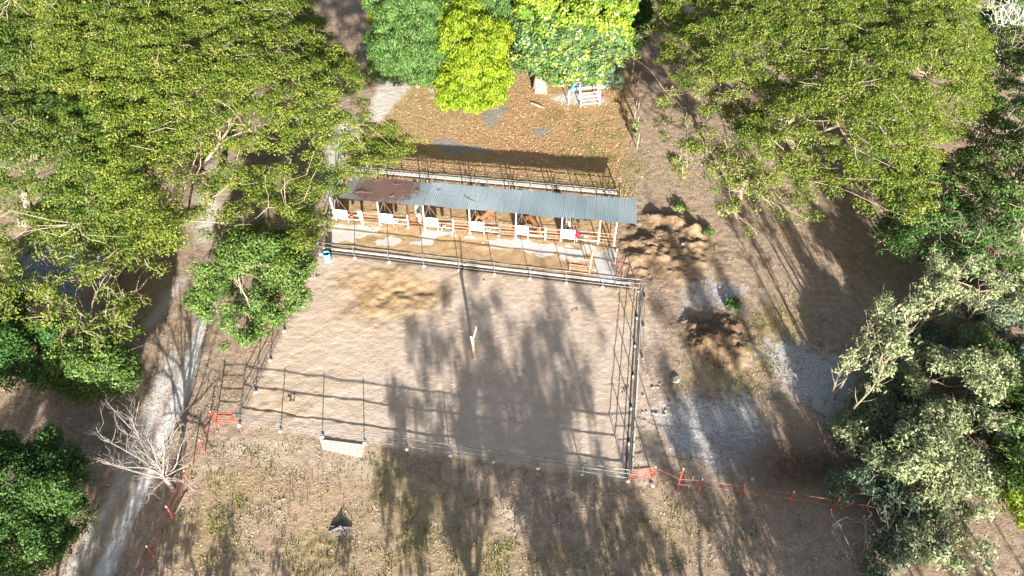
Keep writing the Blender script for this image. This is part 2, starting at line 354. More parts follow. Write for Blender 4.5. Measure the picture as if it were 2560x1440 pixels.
vor = t.nodes.new('ShaderNodeTexVoronoi'); vor.inputs['Scale'].default_value = 6.5; t.links.new(mp.outputs[0], vor.inputs['Vector']); vor.feature = 'SMOOTH_F1'
nb = noise_node(t, 7.0, 5, .68, mp.outputs[0]).outputs[0]
hh = math_(t, 'ADD', math_(t, 'MULTIPLY', vor.outputs[0], .35), nb)
keep = math_(t, 'SUBTRACT', 1.0, math_(t, 'MULTIPLY', mask('conc', n_fine, .3, 6), .93))
bp = t.nodes.new('ShaderNodeBump'); bp.inputs['Distance'].default_value = .065; t.links.new(math_(t, 'MULTIPLY', keep, r(n_big, .35, .65, .3, .75)), bp.inputs['Strength'])
t.links.new(hh, bp.inputs['Height']); t.links.new(bp.outputs[0], b.inputs['Normal'])
ground = obj('ground', gm, None, m); tag(ground, kind='structure')
def gz(x, y):
    j = np.clip(np.searchsorted(gx, x), 1, nx - 1); i = np.clip(np.searchsorted(gy, y), 1, ny - 1)
    return hgt[i, j]

# ------------------------------------------------------------------ pipe fences
def gutter(a, b, side, name='kerb'):
    """low concrete kerb behind a dark drain channel along a fence"""
    a = np.array(a); b = np.array(b); n = np.array([-(b - a)[1], (b - a)[0], 0]); n /= np.linalg.norm(n); n *= side
    mb = MB(); mb.obox(a + n * .74, b + n * .74, .15, -.1, .09); tag(mb.build(name, M['footing']), kind='structure')
    mb = MB(); mb.obox(a + n * .36, b + n * .36, .52, -.1, .05); tag(mb.build('drain_channel', M['mortar']), kind='structure')  # near-black colour stands in for the shade inside the channel

def pipe_fence(name, label, a, b, nb, h=1.44, rails=(.42, .95, 1.4), mat='pipe', foot=True, r=.036, rr=.028, ends=(1, 1), drop=None):
    a = np.array(a, float); b = np.array(b, float)
    root = thing(name, label, 'fence', a)
    v = (b - a) / nb
    for i in range(nb + 1):
        if (i == 0 and not ends[0]) or (i == nb and not ends[1]): continue
        p = v * i; lean = RNG.normal(0, .012, 2)
        mb = MB().tube([p + (0, 0, -.1), p + (lean[0], lean[1], h)], r, 7)
        mb.lathe([(r * 1.25, 0), (r * 1.25, .04)], p + np.array([lean[0], lean[1], h]), 7)
        po = mb.build('post', M[mat], root)
        if foot:
            s = .125 + RNG.random() * .04
            MB().lathe([(s * 1.1, -.1), (s, .06), (s * .75, .13), (.05, .15)], p, 9).build('footing', M['footing'], po)
    for z in rails:
        pts = []
        for i in range(nb * 2 + 1):
            q = v * (i / 2); sag = (-.02 if i % 2 else 0) + RNG.normal(0, .006)
            pts.append(q + np.array([0, 0, z + sag]))
        MB().tube(pts, rr, 6).build('rail', M[mat], root)
    return root
pipe_fence('pipe_fence', 'grey three rail pipe fence along the near bottom side of the sand arena', SW, SE, 9)
pipe_fence('pipe_fence', 'pipe fence on concrete footings between the arena and the stable yard', NW, NE, 9)
pipe_fence('pipe_fence', 'pipe fence down the left side of the arena under the green tree', SW, NW, 6, ends=(0, 0))
pipe_fence('pipe_fence', 'dark pipe fence with a concrete kerb down the right side of the arena', SE, NE, 6, ends=(0, 0), mat='pipe_dark')
gutter(NW, NE, 1)
mb = MB(); mb.obox(SE + E * .28 + N * .5, NE + E * .28, .1, -.1, .1); tag(mb.build('kerb', M['footing']), kind='structure')
mb = MB(); mb.obox(SE - E * .14 + N * .5, NE - E * .14, .1, -.1, .05); tag(mb.build('drain_channel', M['mortar']), kind='structure')  # flat strip, channel shade put into its dark colour
yf0 = NW; yf1 = G(833, 545)
pipe_fence('pipe_fence', 'short pipe fence closing the left end of the stable yard beside the blue barrel', yf0, yf1, 2, ends=(0, 1))
nf0, nf1 = G(850, 430), G(1546, 492)
pipe_fence('pipe_fence', 'dark pipe fence along the back of the stalls facing the leaf covered paddock', nf0, nf1, 13, h=1.55, rails=(.35, .8, 1.2, 1.5), mat='pipe_dark', foot=False)
d_ = (nf1 - nf0) / np.linalg.norm(nf1 - nf0); n_ = np.array([-d_[1], d_[0], 0])
mb = MB(); mb.obox(nf0 + n_ * .45, nf1 + n_ * .45, .35, -.1, .13); tag(mb.build('kerb', M['footing']), kind='structure')
mb = MB(); mb.obox(nf0 + n_ * .1, nf1 + n_ * .1, .3, -.1, .05); tag(mb.build('drain_channel', M['mortar']), kind='structure')  # black shade along the back kerb painted as a strip
# rail down the right end of the yard
pipe_fence('pipe_fence', 'short dark pipe rail closing the right end of the stable yard', G(1538, 712), G(1538, 655), 2, mat='pipe_dark', foot=False, rails=(.7, 1.35))
pipe_fence('pipe_fence', 'pipe fence joining the right end of the stalls to the paddock fence', G(1538, 614), nf1, 3, foot=False, rails=(.5, 1.0, 1.5), h=1.7, ends=(0, 0))
pipe_fence('pipe_fence', 'pipe fence at the far left end of the stalls below the overhanging branch', G(833, 540), nf0, 3, foot=False, rails=(.5, 1.0, 1.4), ends=(0, 0))

# ------------------------------------------------------------------ stable
SW_, = (0,)
stall_x = [0.0, 4.19, 8.2, 12.24, 16.27, 20.23, 24.83]           # tall white posts, metres along the front
def SP(s, n=0, z=0): return SF0 + SE_ * s + SN_ * n + np.array([0, 0, z])
st = thing('horse_stable', 'long open stable with a blue grey corrugated metal roof rusty at its left end', 'stable', SF0, SY)
def L_(s, n=0, z=0): return np.array([s, n, z])
rf_s0, rf_s1 = .9, 26.45; zf, zb = 2.80, 2.46; nf_, nb_ = -.15, 3.45
wl = .0762 * 2; k = int((rf_s1 - rf_s0) / wl); xs = np.linspace(rf_s0, rf_s1, k * 6 + 1)
zz = .009 * np.cos((xs - rf_s0) / wl * 2 * math.pi)
rows = np.linspace(0, 1, 5); vv = []; sheet = np.floor(xs / .92)
rngs = np.random.default_rng(5).random(60)
for j, q in enumerate(rows):
    nn = nf_ + (nb_ - nf_) * q; hz = zf + (zb - zf) * q
    edge = (rngs[sheet.astype(int)] - .5) * .10 if j in (0, 4) else 0
    wav = .03 * np.sin(xs * .9 + j) + .012 * (rngs[sheet.astype(int)] - .5)
    vv.append(np.stack([xs, np.full_like(xs, nn) + edge, hz + zz + wav], -1))
vv = np.array(vv); a_, b_ = vv.shape[:2]; idx = np.arange(a_ * b_).reshape(a_, b_)
ff = np.stack([idx[:-1, :-1], idx[:-1, 1:], idx[1:, 1:], idx[1:, :-1]], -1).reshape(-1, 4)
top = vv.reshape(-1, 3); bot_ = top - np.array([0, 0, .006])
rm = fast_mesh('roof', np.vstack([top, bot_]), np.vstack([ff, ff[:, ::-1] + len(top)]), dict(sh=np.tile(rngs[sheet.astype(int)], a_ * 2)))
m, t, b = newmat('corrugated_metal', .5, .25); co = objco(t)
a = t.nodes.new('ShaderNodeAttribute'); a.attribute_name = 'sh'
sep = t.nodes.new('ShaderNodeSeparateXYZ'); t.links.new(co, sep.inputs[0]); sx, sy_ = sep.outputs[0], sep.outputs[1]
n1 = noise_node(t, 1.2, 6, .7, co).outputs[0]; n2 = noise_node(t, 6, 4, .7, co).outputs[0]
base = mixc(t, mapr(t, a.outputs['Fac'], 0, 1, 0, 1), (.41, .485, .51), (.52, .58, .60))
base = mixc(t, mapr(t, n1, .4, .75, 0, .5), base, (.38, .44, .46))
mpr = t.nodes.new('ShaderNodeMapping'); mpr.inputs['Scale'].default_value = (3.5, .45, 1); t.links.new(co, mpr.inputs[0]); n3 = noise_node(t, 1.0, 4, .7, mpr.outputs[0]).outputs[0]
base = mixc(t, mapr(t, n3, .5, .75, 0, .45), base, (.24, .25, .26))
base = mixc(t, mapr(t, math_(t, 'FRACT', math_(t, 'DIVIDE', sx, .92)), .0, .05, .5, 0), base, (.16, .19, .21))
base = mixc(t, mapr(t, sx, 16.4, 16.5, 0, .4), base, (.24, .33, .38))
grey = mixc(t, mapr(t, n2, .35, .65, 0, 1), (.36, .36, .36), (.26, .24, .24))
base = mixc(t, mapr(t, sx, 6.0, 8.5, 1, 0), base, grey)
rz_ = math_(t, 'ADD', mapr(t, sx, 5.2, 9.2, 1.1, -.2), math_(t, 'MULTIPLY', math_(t, 'SUBTRACT', n1, .5), 1.5))
mpr = t.nodes.new('ShaderNodeMapping'); mpr.inputs['Scale'].default_value = (3.5, .45, 1); t.links.new(co, mpr.inputs[0]); n3 = noise_node(t, 1.0, 4, .7, mpr.outputs[0]).outputs[0]
rz_ = math_(t, 'ADD', rz_, math_(t, 'MULTIPLY', math_(t, 'SUBTRACT', n3, .5), 1.6))
rz_ = math_(t, 'ADD', rz_, math_(t, 'MULTIPLY', math_(t, 'SUBTRACT', n2, .5), .8))
rz_ = math_(t, 'SUBTRACT', rz_, mapr(t, sx, 1.2, 2.6, .9, 0))
rz_ = math_(t, 'SUBTRACT', rz_, mapr(t, sy_, .1, .9, .6, 0)); rz_ = math_(t, 'SUBTRACT', rz_, mapr(t, a.outputs['Fac'], .45, .7, -.15, .5))
base = mixc(t, mapr(t, rz_, .38, .8, 0, .8), base, mixc(t, mapr(t, n2, .35, .65, 0, 1), (.27, .125, .09), (.19, .095, .07)))
t.links.new(base, b.inputs['Base Color'])
roof = obj('roof', rm, st, m)
for nn, hz in ((.1, 2.72), (1.6, 2.58), (3.2, 2.42)):
    MB().tube([L_(rf_s0 + .1, nn, hz), L_(rf_s1 - .1, nn, hz)], .03, 4).build('purlin', M['pipe_dark'], st)
for i, s in enumerate(stall_x):
    if i == 0: MB().tube([L_(s + .2, 0, -.1), L_(s, 0, 2.7)], .05, 7).build('post', M['white'], st)
    else:
        po = MB().tube([L_(s, 0, -.1), L_(s, 0, 2.7)], .055, 7).build('post', M['white'], st)
        MB().lathe([(.17, -.1), (.15, .05), (.06, .09)], L_(s), 8).build('footing', M['footing'], po)
    MB().tube([L_(s, 3.2, -.1), L_(s, 3.2, 2.4)], .05, 6).build('post', M['pipe_dark'], st)
    MB().tube([L_(s, 0, 2.68), L_(s, 3.3, 2.38)], .035, 5).build('rafter', M['pipe_dark'], st)
MB().tube([L_(23.45, 0, -.1), L_(23.45, 0, 2.7)], .05, 7).build('post', M['white'], st)
# roof debris: fallen twigs
for i, (s, n, l, a) in enumerate([(3.2, 2.9, .9, .5), (5.0, 2.6, .8, .2), (11.6, 1.5, 1.4, -.5), (9.1, 2.0, .4, .3), (5.2, .7, .4, 0.05), (7.2, 1.9, .5, -.4), (2.1, .9, 1.5, .1), (22.4, 3.0, .5, -.7)]):
    z = zf + (zb - zf) * (n + .15) / 3.6 + .06
    pts = [L_(s + l * q * math.cos(a), n + l * q * math.sin(a) * .8 + .06 * math.sin(q * 7 + i), z) for q in (0, .3, .6, 1)]
    mb = MB().tube(pts, [.022, .018, .014, .007], 4)
    mb.tube([pts[1], pts[1] + np.array([.2, .22, .03])], [.014, .005], 4)
    o = mb.build('fallen_twig', M['deadwood' if i == 4 else 'darkwood']); o.location = SF0; o.rotation_euler = (0, 0, SY)
    tag(o, ['curled dark twig on the rust at the roof back edge', 'dark twig at the back edge of the rusty roof, right of the curled one', 'long bent twig on the blue middle of the roof', 'short twig on the roof where rust meets blue sheets', 'small pale stick near the front edge of the rusty roof', 'dark twig on the grey band right of the rust', 'long thin twig on the far left end of the roof', 'twig near the back edge at the right half of the roof'][i], 'twig', 'twigs lying on the stable roof')

# dividers between stalls
for i, s in enumerate(stall_x):
    if i in (0, 6): continue
    dv = thing('stall_divider', 'pipe rail divider behind the %s tall white post of the stable' % ['', 'second', 'third', 'fourth', 'fifth', 'sixth'][i], 'divider', SP(s, .1), SY, 'rail dividers between stalls')
    for z in (.45, .9, 1.3): MB().tube([L_(0, 0, z), L_(0, 5.6, z)], .024, 5).build('rail', M['pipe_dark'], dv)
    MB().tube([L_(0, 1.9, -.1), L_(0, 1.9, 1.35)], .03, 5).build('post', M['pipe_dark'], dv)

# front rails of each stall, with the board panel and brace beside each tall post
ordn = ['first', 'second', 'third', 'fourth', 'fifth', 'sixth']
short = [2.62, 6.72, 10.74, 14.78, 18.85, 23.45]                 # short post on the left side of each gate
panw = [1.25, 1.15, 1.15, 1.15, 1.0, 1.1]
for i in range(6):
    s0, s1 = stall_x[i], short[i]
    fr = thing('stall_rail', 'rails closing the front of the %s stall from the left' % ordn[i], 'rails', SP(s0), SY, 'front rails of the stalls')
    for z, mt in ((.35, 'white'), (.85, 'faded_red' if i in (2, 5) else 'white'), (1.33, 'pipe')):
        MB().tube([L_(.05, 0, z), L_((s1 - s0) / 2, 0, z - .02), L_(s1 - s0, 0, z)], .025, 6).build('rail', M[mt], fr)
    if i < 5:
        po = MB().tube([L_(s1 - s0, 0, -.1), L_(s1 - s0, 0, 1.45)], .05, 7).build('post', M['white' if i != 3 else 'pipe'], fr)
        MB().lathe([(.15, -.1), (.13, .05), (.06, .08)], L_(s1 - s0), 8).build('footing', M['footing'], po)
    pl = panw[i]
    pn = thing('board_panel', 'white painted board beside the %s tall stable post%s' % (ordn[i], ', stained grey' if i in (4, 5) else ''), 'board', SP(s0 + .06, -.07), SY, 'white boards on the stall fronts')
    mb = MB(); q = 5
    for j in range(q): mb.box(j * pl / q + .006, (j + 1) * pl / q - .006, -.02 + .004 * (j % 2), .015, .38 + .02 * math.sin(j * 2 + i), 1.42 + .015 * math.cos(j * 3 + i))
    mb.build('boards', M['panel'], pn)
    MB().tube([L_(pl + .02, 0, -.1), L_(pl + .02, 0, 1.4)], .03, 6).build('post', M['white'], pn)
    br = thing('roof_brace', 'wooden triangular brace above the white board of the %s stall' % ordn[i], 'brace', SP(s0, .1), SY, 'braces above the white boards')
    for a0, a1 in ((L_(.1, 0, 1.4), L_(.45, .25, 2.35)), (L_(pl, 0, 1.4), L_(.45, .25, 2.35)), (L_(.45, .5, 1.0), L_(.45, .25, 2.62))):
        MB().tube([a0, a1], .02, 5).build('strut', M['darkwood'], br)
# hinged stall gates
def red_gate(label, p, rz, wd, hts, mat='faded_red', group=None, r=.022, name='pipe_gate'):
    g = thing(name, label, 'gate', p, rz, group)
    mb = MB(); z0, z1 = hts[0], hts[-1]
    mb.tube([L_(.03, 0, z0), L_(.03, 0, z1), L_(wd - .03, 0, z1), L_(wd - .03, 0, z0), L_(.03, 0, z0)], r, 6); mb.build('frame', M[mat], g)
    for z in hts[1:-1]: MB().tube([L_(.03, 0, z), L_(wd - .03, 0, z)], r * .75, 6).build('rail', M[mat], g)
    return g
ends_ = stall_x[1:]
for i in range(6):
    a, b_ = short[i], ends_[i]
    red_gate(['faded red pipe gate left of the second tall post, beside a leaning white post', 'bright red pipe gate below the pinto horse', 'pale red pipe gate of the third stall left of the chestnut horse', 'pale red pipe gate of the fourth stall, left of the big bay horse', 'faded red pipe gate of the fifth stall between bay and white horse', 'red pipe gate at the far right end of the stalls'][i],
             SP(a + .08, -.02), SY, b_ - a - .14, (.22, .55, .88, 1.18, 1.32) if i != 5 else (.25, .6, .95, 1.3), 'red' if i == 1 else 'faded_red', 'red gates of the stalls')
pl_ = thing('leaning_post', 'thick white post leaning beside the first red gate', 'post', SP(2.55, -.05), SY)
mb = MB().box(0, .17, -.06, .06, 0, 1.5); o = mb.build('plank', M['white'], pl_); o.rotation_euler = (0.05, -.16, 0)
# buckets on the rails
def bucket(label, p, body, band=None, r=.17, h=.32, cat='bucket', mat_in='black'):
    g = thing('bucket', label, cat, p, 0, 'buckets on the stall rails')
    MB().lathe([(r * .8, 0), (r, h), (r * .92, h), (r * .75, .03)], (0, 0, 0), 14).build('pail', M[body], g, True)
    MB().lathe([(.01, h * .55), (r * .86, h * .56), (.01, h * .57)], (0, 0, 0), 12).build('feed', M[mat_in], g)
    MB().tube([L_(-r, 0, h), L_(-r * .6, -.12, h * .6), L_(r * .6, -.12, h * .6), L_(r, 0, h)], .008, 4).build('handle', M['pipe_dark'], g)
bucket('red bucket on the rails of the first stall, left of the leaning post', SP(1.75, -.2, .75), 'redp', mat_in='redp')
bucket('white bucket hanging right of the second white board', SP(5.75, -.22, .62), 'white')
bucket('pink red bucket hanging on the rails of the third stall', SP(10.0, -.22, .62), 'faded_red', mat_in='redp')
bucket('white bucket with dark inside on the rails of the fourth stall', SP(13.9, -.22, .62), 'white')
tr = thing('feed_trough', 'red feed trough hanging right of the stained board of the fifth stall', 'trough', SP(17.5, -.28, .62), SY)
MB().add([(0, -.15, .0), (.75, -.15, .0), (.75, .15, .0), (0, .15, .0), (-.05, -.22, .3), (.8, -.22, .3), (.8, .22, .3), (-.05, .22, .3), (.0, -.18, .3), (.75, -.18, .3), (.75, .18, .3), (0, .18, .3), (.05, -.12, .05), (.7, -.12, .05), (.7, .12, .05), (.05, .12, .05)],
         [(3, 2, 1, 0), (0, 1, 5, 4), (1, 2, 6, 5), (2, 3, 7, 6), (3, 0, 4, 7), (4, 5, 9, 8), (5, 6, 10, 9), (6, 7, 11, 10), (7, 4, 8, 11), (8, 9, 13, 12), (9, 10, 14, 13), (10, 11, 15, 14), (11, 8, 12, 15), (12, 13, 14, 15)]).build('basin', M['faded_red'], tr)
MB().tube([L_(-.1, -.22, .32), L_(.85, -.22, .32)], .02, 5).build('rim', M['redp'], tr)
hx = thing('halter', 'crimson halter and lead rope draped over the rail post of the sixth stall', 'halter', SP(21.6, -.02), SY)
mb = MB()
for a in range(5): mb.tube([L_(-.16 + .08 * a, .05, .95), L_(-.12 + .06 * a, -.06, 1.32), L_(-.16 + .085 * a, -.1, .95 - .05 * a), L_(-.1 + .05 * a, -.12, .6 + .06 * (a % 2))], [.05, .06, .055, .025], 5)
mb.build('straps', mat_var('crimson_strap', (.5, .015, .05), (.35, .01, .04), 12, .7), hx, True)
MB().tube([L_(0, .04, -.1), L_(0, .04, 1.3)], .04, 6).build('peg', M['white'], hx)
bot = thing('plastic_bottle', 'small light blue bottle on the concrete in front of the third stall', 'bottle', G(1105, 575)); MB().lathe([(.07, 0), (.08, .03), (.08, .18), (.03, .24), (.03, .28)], (0, 0, 0), 10).build('bottle', mat_var('cyan_plastic', (.1, .5, .65), (.1, .45, .6), 3, .4), bot)
lf = thing('lid', 'small round white lid fixed to the rails of the sixth stall', 'lid', SP(22.35, -.06, .85), SY); MB().lathe([(.13, 0), (.14, .03), (.1, .05)], (0, 0, 0), 12).build('disc', M['white'], lf).rotation_euler = (math.pi / 2, 0, 0)

# ------------------------------------------------------------------ horses (skinned bodies)
def skin_mesh(name, nodes, edges, mat, parent, lvl=2):
    me = bpy.data.meshes.new(name); me.from_pydata([n_[:3] for n_ in nodes], edges, []); me.update()
    o = obj(name, me, parent); o.modifiers.new('s', 'SKIN')
    for i, n_ in enumerate(nodes): me.skin_vertices[0].data[i].radius = (n_[3], n_[4] if len(n_) > 4 else n_[3])
    me.skin_vertices[0].data[0].use_root = True
    sb = o.modifiers.new('u', 'SUBSURF'); sb.levels = lvl; sb.render_levels = lvl
    dg = bpy.context.evaluated_depsgraph_get(); dg.update()
    nm = bpy.data.meshes.new_from_object(o.evaluated_get(dg)); o.modifiers.clear(); o.data = nm; bpy.data.meshes.remove(me)
    nm.name = name; nm.materials.clear(); nm.materials.append(mat)
    nm.polygons.foreach_set('use_smooth', [True] * len(nm.polygons))
    return o
def horse(label, p, rz, coat, hairm, headdown=0.0):
    h = thing('horse', label, 'horse', p, rz, 'horses in the stalls')
    hd = headdown
    nodes = [(0, 0, 1.18, .27, .25), (.42, 0, 1.16, .26, .27), (-.45, 0, 1.2, .27, .26), (-.78, 0, 1.22, .2, .2), (.78, 0, 1.24, .2, .2),      # 0-4 trunk (head towards +x)
             (1.05, 0, 1.48 - hd * .45, .15, .13), (1.28, 0, 1.74 - hd * .8, .115, .1), (1.45, 0, 1.72 - hd * .95, .11, .09), (1.66, 0, 1.52 - hd, .075, .065), (1.83, 0, 1.36 - hd, .065, .06)]
    edges = [(0, 1), (0, 2), (2, 3), (1, 4), (4, 5), (5, 6), (6, 7), (7, 8), (8, 9)]
    for sy in (-1, 1):
        k0 = len(nodes)
        nodes += [(.72, .14 * sy, .98, .11), (.72, .15 * sy, .70, .075), (.73, .15 * sy, .42, .055), (.70, .15 * sy, .16, .04), (.74, .15 * sy, .04, .055)]
        edges += [(4, k0)] + [(k0 + q, k0 + q + 1) for q in range(4)]
        k0 = len(nodes)
        nodes += [(-.72, .15 * sy, .98, .15), (-.60, .16 * sy, .76, .09), (-.82, .16 * sy, .50, .055), (-.78, .16 * sy, .18, .042), (-.74, .16 * sy, .04, .055)]
        edges += [(3, k0)] + [(k0 + q, k0 + q + 1) for q in range(4)]
        k0 = len(nodes); nodes += [(1.37, .06 * sy, 1.86 - hd * .85, .03), (1.36, .08 * sy, 1.95 - hd * .85, .012)]; edges += [(6, k0), (k0, k0 + 1)]
    skin_mesh('body', nodes, edges, coat, h)
    mb = MB()
    for q in range(9):
        f = q / 8; x = .8 + .55 * f; z = 1.47 + .43 * f - hd * .85 * f
        mb.tube([(x, 0, z), (x - .02, .09, z - .06), (x - .06, .15, z - .26)], [.035, .04, .012], 4)
    mb.build('mane', hairm, h, True)
    mb = MB()
    for q in range(5): mb.tube([(-.94, (q - 2) * .015, 1.26), (-1.08, (q - 2) * .03, 1.05), (-1.08, (q - 2) * .04, .55 - .03 * q)], [.04, .055, .015], 5)
    mb.build('tail', hairm, h, True)
    mb = MB()
    for sy in (-1, 1): mb.lathe([(.012, 0), (.02, .015), (.012, .03)], (1.5, .085 * sy, 1.68 - hd * .96), 6)
    mb.build('eyes', M['black'], h)
    return h
def coatmat(nm, a, b_, sc=1.2, lo=.45, hi=.52):
    m, t, b = newmat(nm, .5); co = objco(t); n = noise_node(t, sc, 2, .4, co); t.links.new(mixc(t, mapr(t, n.outputs[0], lo, hi, 0, 1), a, b_), b.inputs['Base Color']); return m
c_pinto = coatmat('pinto_coat', (.72, .7, .68), (.03, .028, .03)); c_chest = coatmat('chestnut_coat', (.32, .13, .06), (.25, .10, .05), 3, .3, .7)
c_bay = coatmat('bay_coat', (.26, .12, .05), (.17, .08, .04), 3, .3, .7); c_white = coatmat('white_coat', (.75, .73, .7), (.55, .52, .48), 2, .35, .75)
h_dark = M['black']; h_white = M['white']
def face_south(px, py, z, turn=0): return G(px, py, z)
# each horse looks out over the front rails: head roughly at the rails, body under the roof
def put(px, py, zh, ang, fn):
    hp = G(px, py, zh); d = np.array([math.cos(ang), math.sin(ang)]); hp2 = hp[:2] - d * 1.6
    fn((hp2[0], hp2[1], 0), ang)
put(1048, 548, 1.35, math.radians(-78), lambda p, a: horse('white and black pinto horse with its head over the bright red gate', p, a, c_pinto, h_white, .2))
put(1190, 552, 1.4, math.radians(-125), lambda p, a: horse('chestnut horse turning its head in the fourth stall', p, a, c_chest, M['rust'], .1))
put(1352, 583, .8, math.radians(-62), lambda p, a: horse('bay horse with white socks lowering its head in the fifth stall', p, a, c_bay, h_dark, .7))
put(1424, 566, 1.2, math.radians(-85), lambda p, a: horse('white horse standing in the sixth stall behind the stained board', p, a, c_white, h_white, .4))

# ------------------------------------------------------------------ yard and arena objects
def drum(label, p, h=.92, r=.3, cut=False):
    g = thing('plastic_drum', label, 'barrel', p)
    MB().lathe([(r * .95, 0), (r, .04), (r, h * .33), (r * 1.03, h * .35), (r, h * .37), (r, h * .65), (r * 1.03, h * .67), (r, h * .69), (r, h), (r * .93, h), (r * .93, h * .55)], (0, 0, 0), 20).build('shell', M['blue2'], g, False)
    MB().lathe([(.01, h * .52), (r * .93, h * .53), (.01, h * .54)], (0, 0, 0), 16).build('water', M['water'], g)
    return g
M['blue2'] = mat_var('pale_blue_plastic', (.18, .42, .72), (.12, .34, .66), 3, .4)
drum('open light blue plastic drum in the far left corner of the arena', G(820, 653))
# snubbing post
sp = thing('snubbing_post', 'forked weathered tree trunk post standing in the middle of the arena', 'post', G(1186, 897))
MB().tube([(0, 0, -.3), (-.02, .02, .8), (-.05, .0, 1.6), (-.12, .02, 2.4)], [.15, .13, .12, .13], 9).build('trunk', M['wood'], sp, True)
MB().tube([(-.1, .02, 2.1), (.06, .05, 2.7), (.2, .08, 3.3), (.22, .12, 3.6)], [.09, .075, .06, .04], 8).build('fork', M['wood'], sp, True)
MB().tube([(-.13, .02, 2.3), (-.2, .03, 2.6)], [.13, .08], 8).build('stub', M['wood'], sp, True)
# red feeder panel in yard
g = red_gate('pale red slatted pipe hay rack standing in the yard near the right end', G(1424, 677), math.atan2(*(G(1474, 685) - G(1424, 677))[1::-1][::1]) if False else YAW, 1.65, (.25, .5, .75, 1.0, 1.25, 1.5), 'faded_red', name='hay_rack', r=.026)
g['category'] = 'hay rack'
MB().tube([L_(1.66, 0, -.1), L_(1.66, 0, 2.05)], .04, 6).build('tall_post', M['faded_red'], g)
MB().tube([L_(1.72, .55, -.1), L_(1.75, .6, 1.9)], .035, 6).build('back_post', M['faded_red'], g)
MB().tube([L_(0, 0, -.1), L_(0, 0, .4)], .035, 6).build('leg', M['faded_red'], g)
MB().tube([L_(0, .6, .3), L_(0, .6, .9), L_(1.72, .58, .9)], .03, 6).build('back_rail', M['faded_red'], g)
pa, pb = G(1539, 660), G(1556, 700)
red_gate('thin red pipe gate swung open at the right end of the yard', pa, math.atan2(pb[1] - pa[1], pb[0] - pa[0]), float(np.hypot(*(pb - pa)[:2])), (.3, .7, 1.1, 1.45), 'faded_red')
MBp = thing('red_post', 'short red post at the right end of the yard holding the open gate', 'post', pa - np.array([.03, -.08, 0])); MB().tube([(0, 0, -.1), (0, 0, 1.6)], .06, 7).build('post', M['faded_red'], MBp); MB().lathe([(.07, 1.6), (.06, 1.66)], (0, 0, 0), 8).build('cap', M['white'], MBp)
# loose pipe beside the right fence
lp = thing('loose_pipe', 'long low pipe rail lying beside the right arena fence', 'pipe', G(1613, 737)); q = G(1606, 905) - G(1613, 737)
MB().tube([(0, 0, .3), q * .5 + (0, 0, .26), q + (0, 0, .3)], .045, 7).build('pipe', M['wood'], lp)
for f in (.05, .5, .95): MB().box(*(q[0] * f - .08, q[0] * f + .08, q[1] * f - .1, q[1] * f + .1, -.05, .22)).build('block', M['wood'], lp)
# corner gates and red perimeter fences
red_gate('red orange pipe gate at the near left corner of the arena', SW - E * .08, YAW + math.pi + .12, 1.62, (.25, .55, .85, 1.15, 1.42), 'red', r=.028)
red_gate('red orange pipe gate at the near right corner of the arena', SE + E * .1, YAW + .28, 1.7, (.25, .55, .85, 1.15, 1.42), 'red', r=.028)
def red_fence(label, pts, hs, rails=(.7, 1.35), dashed=False):
    g = thing('red_fence', label, 'fence', pts[0])
    for p, h in zip(pts, hs):
        q = p - pts[0]; po = MB().tube([q + (0, 0, -.1), q + (RNG.normal(0, .03), RNG.normal(0, .03), h)], .045, 6).build('post', M['red'], g)
        MB().lathe([(.055, h), (.05, h + .05)], q, 6).build('cap', M['white'], po)
    for z in rails: MB().tube([p - pts[0] + np.array([0, 0, z]) for p in pts], .014, 5).build('rail', M['red'], g)
p0 = SW - E * 1.65 + np.array([-.05, -.1, 0])
red_fence('thin red pipe fence along the left dirt track, passing the bare tree', [p0, G(513, 1131), G(476, 1207), G(433, 1295), G(386, 1393), G(335, 1500)], [1.45] * 6)
p1 = SE + E * 1.7 * math.cos(.28) + N * 1.7 * math.sin(.28)
red_fence('thin red pipe fence running right from the near right arena corner', [p1, G(1692, 1225), G(1746, 1228), G(1849, 1243), G(1969, 1260), G(2081, 1278), G(2200, 1300)], [1.45, 2.6, 1.5, 1.5, 1.5, 1.5, 1.5])
o = thing('stick', 'orange brown wooden stake leaning by the right red fence', 'stake', G(1718, 1225)); MB().tube([(0, 0, -.1), (.15, .05, 1.7)], [.05, .03], 6).build('stake', M['darkwood'], o)
# ramp slab
rp = [G(800, 1100), G(806, 1122), G(905, 1143), G(913, 1114)]
mb = MB(); mb.add([(p[0], p[1], -.1) for p in rp] + [(p[0], p[1], .11) for p in rp], [(0, 3, 2, 1), (4, 5, 6, 7), (0, 1, 5, 4), (1, 2, 6, 5), (2, 3, 7, 6), (3, 0, 4, 7)])
tag(mb.build('concrete_slab', M['footing']), 'pale concrete slab outside the near arena fence', 'slab')
def plank(label, a, b, r=.09, name='plank', mat='wood'):
    g = thing(name, label, 'plank' if name == 'plank' else 'log', a); q = b - a
    MB().tube([(0, 0, .07), q * .5 + (0, 0, .1), q + (0, 0, .08)], [r, r * .9, r * .7], 7).build('wood', M[mat], g)
plank('weathered post lying beside the red fence near the bare tree', G(440, 1285), G(467, 1232))
plank('short cut log lying in the leaf covered paddock', G(1328, 259), G(1359, 271), .12, 'log')
plank('pale log at the foot of the left green bush', G(232, 945), G(262, 972), .12, 'log', 'deadwood')
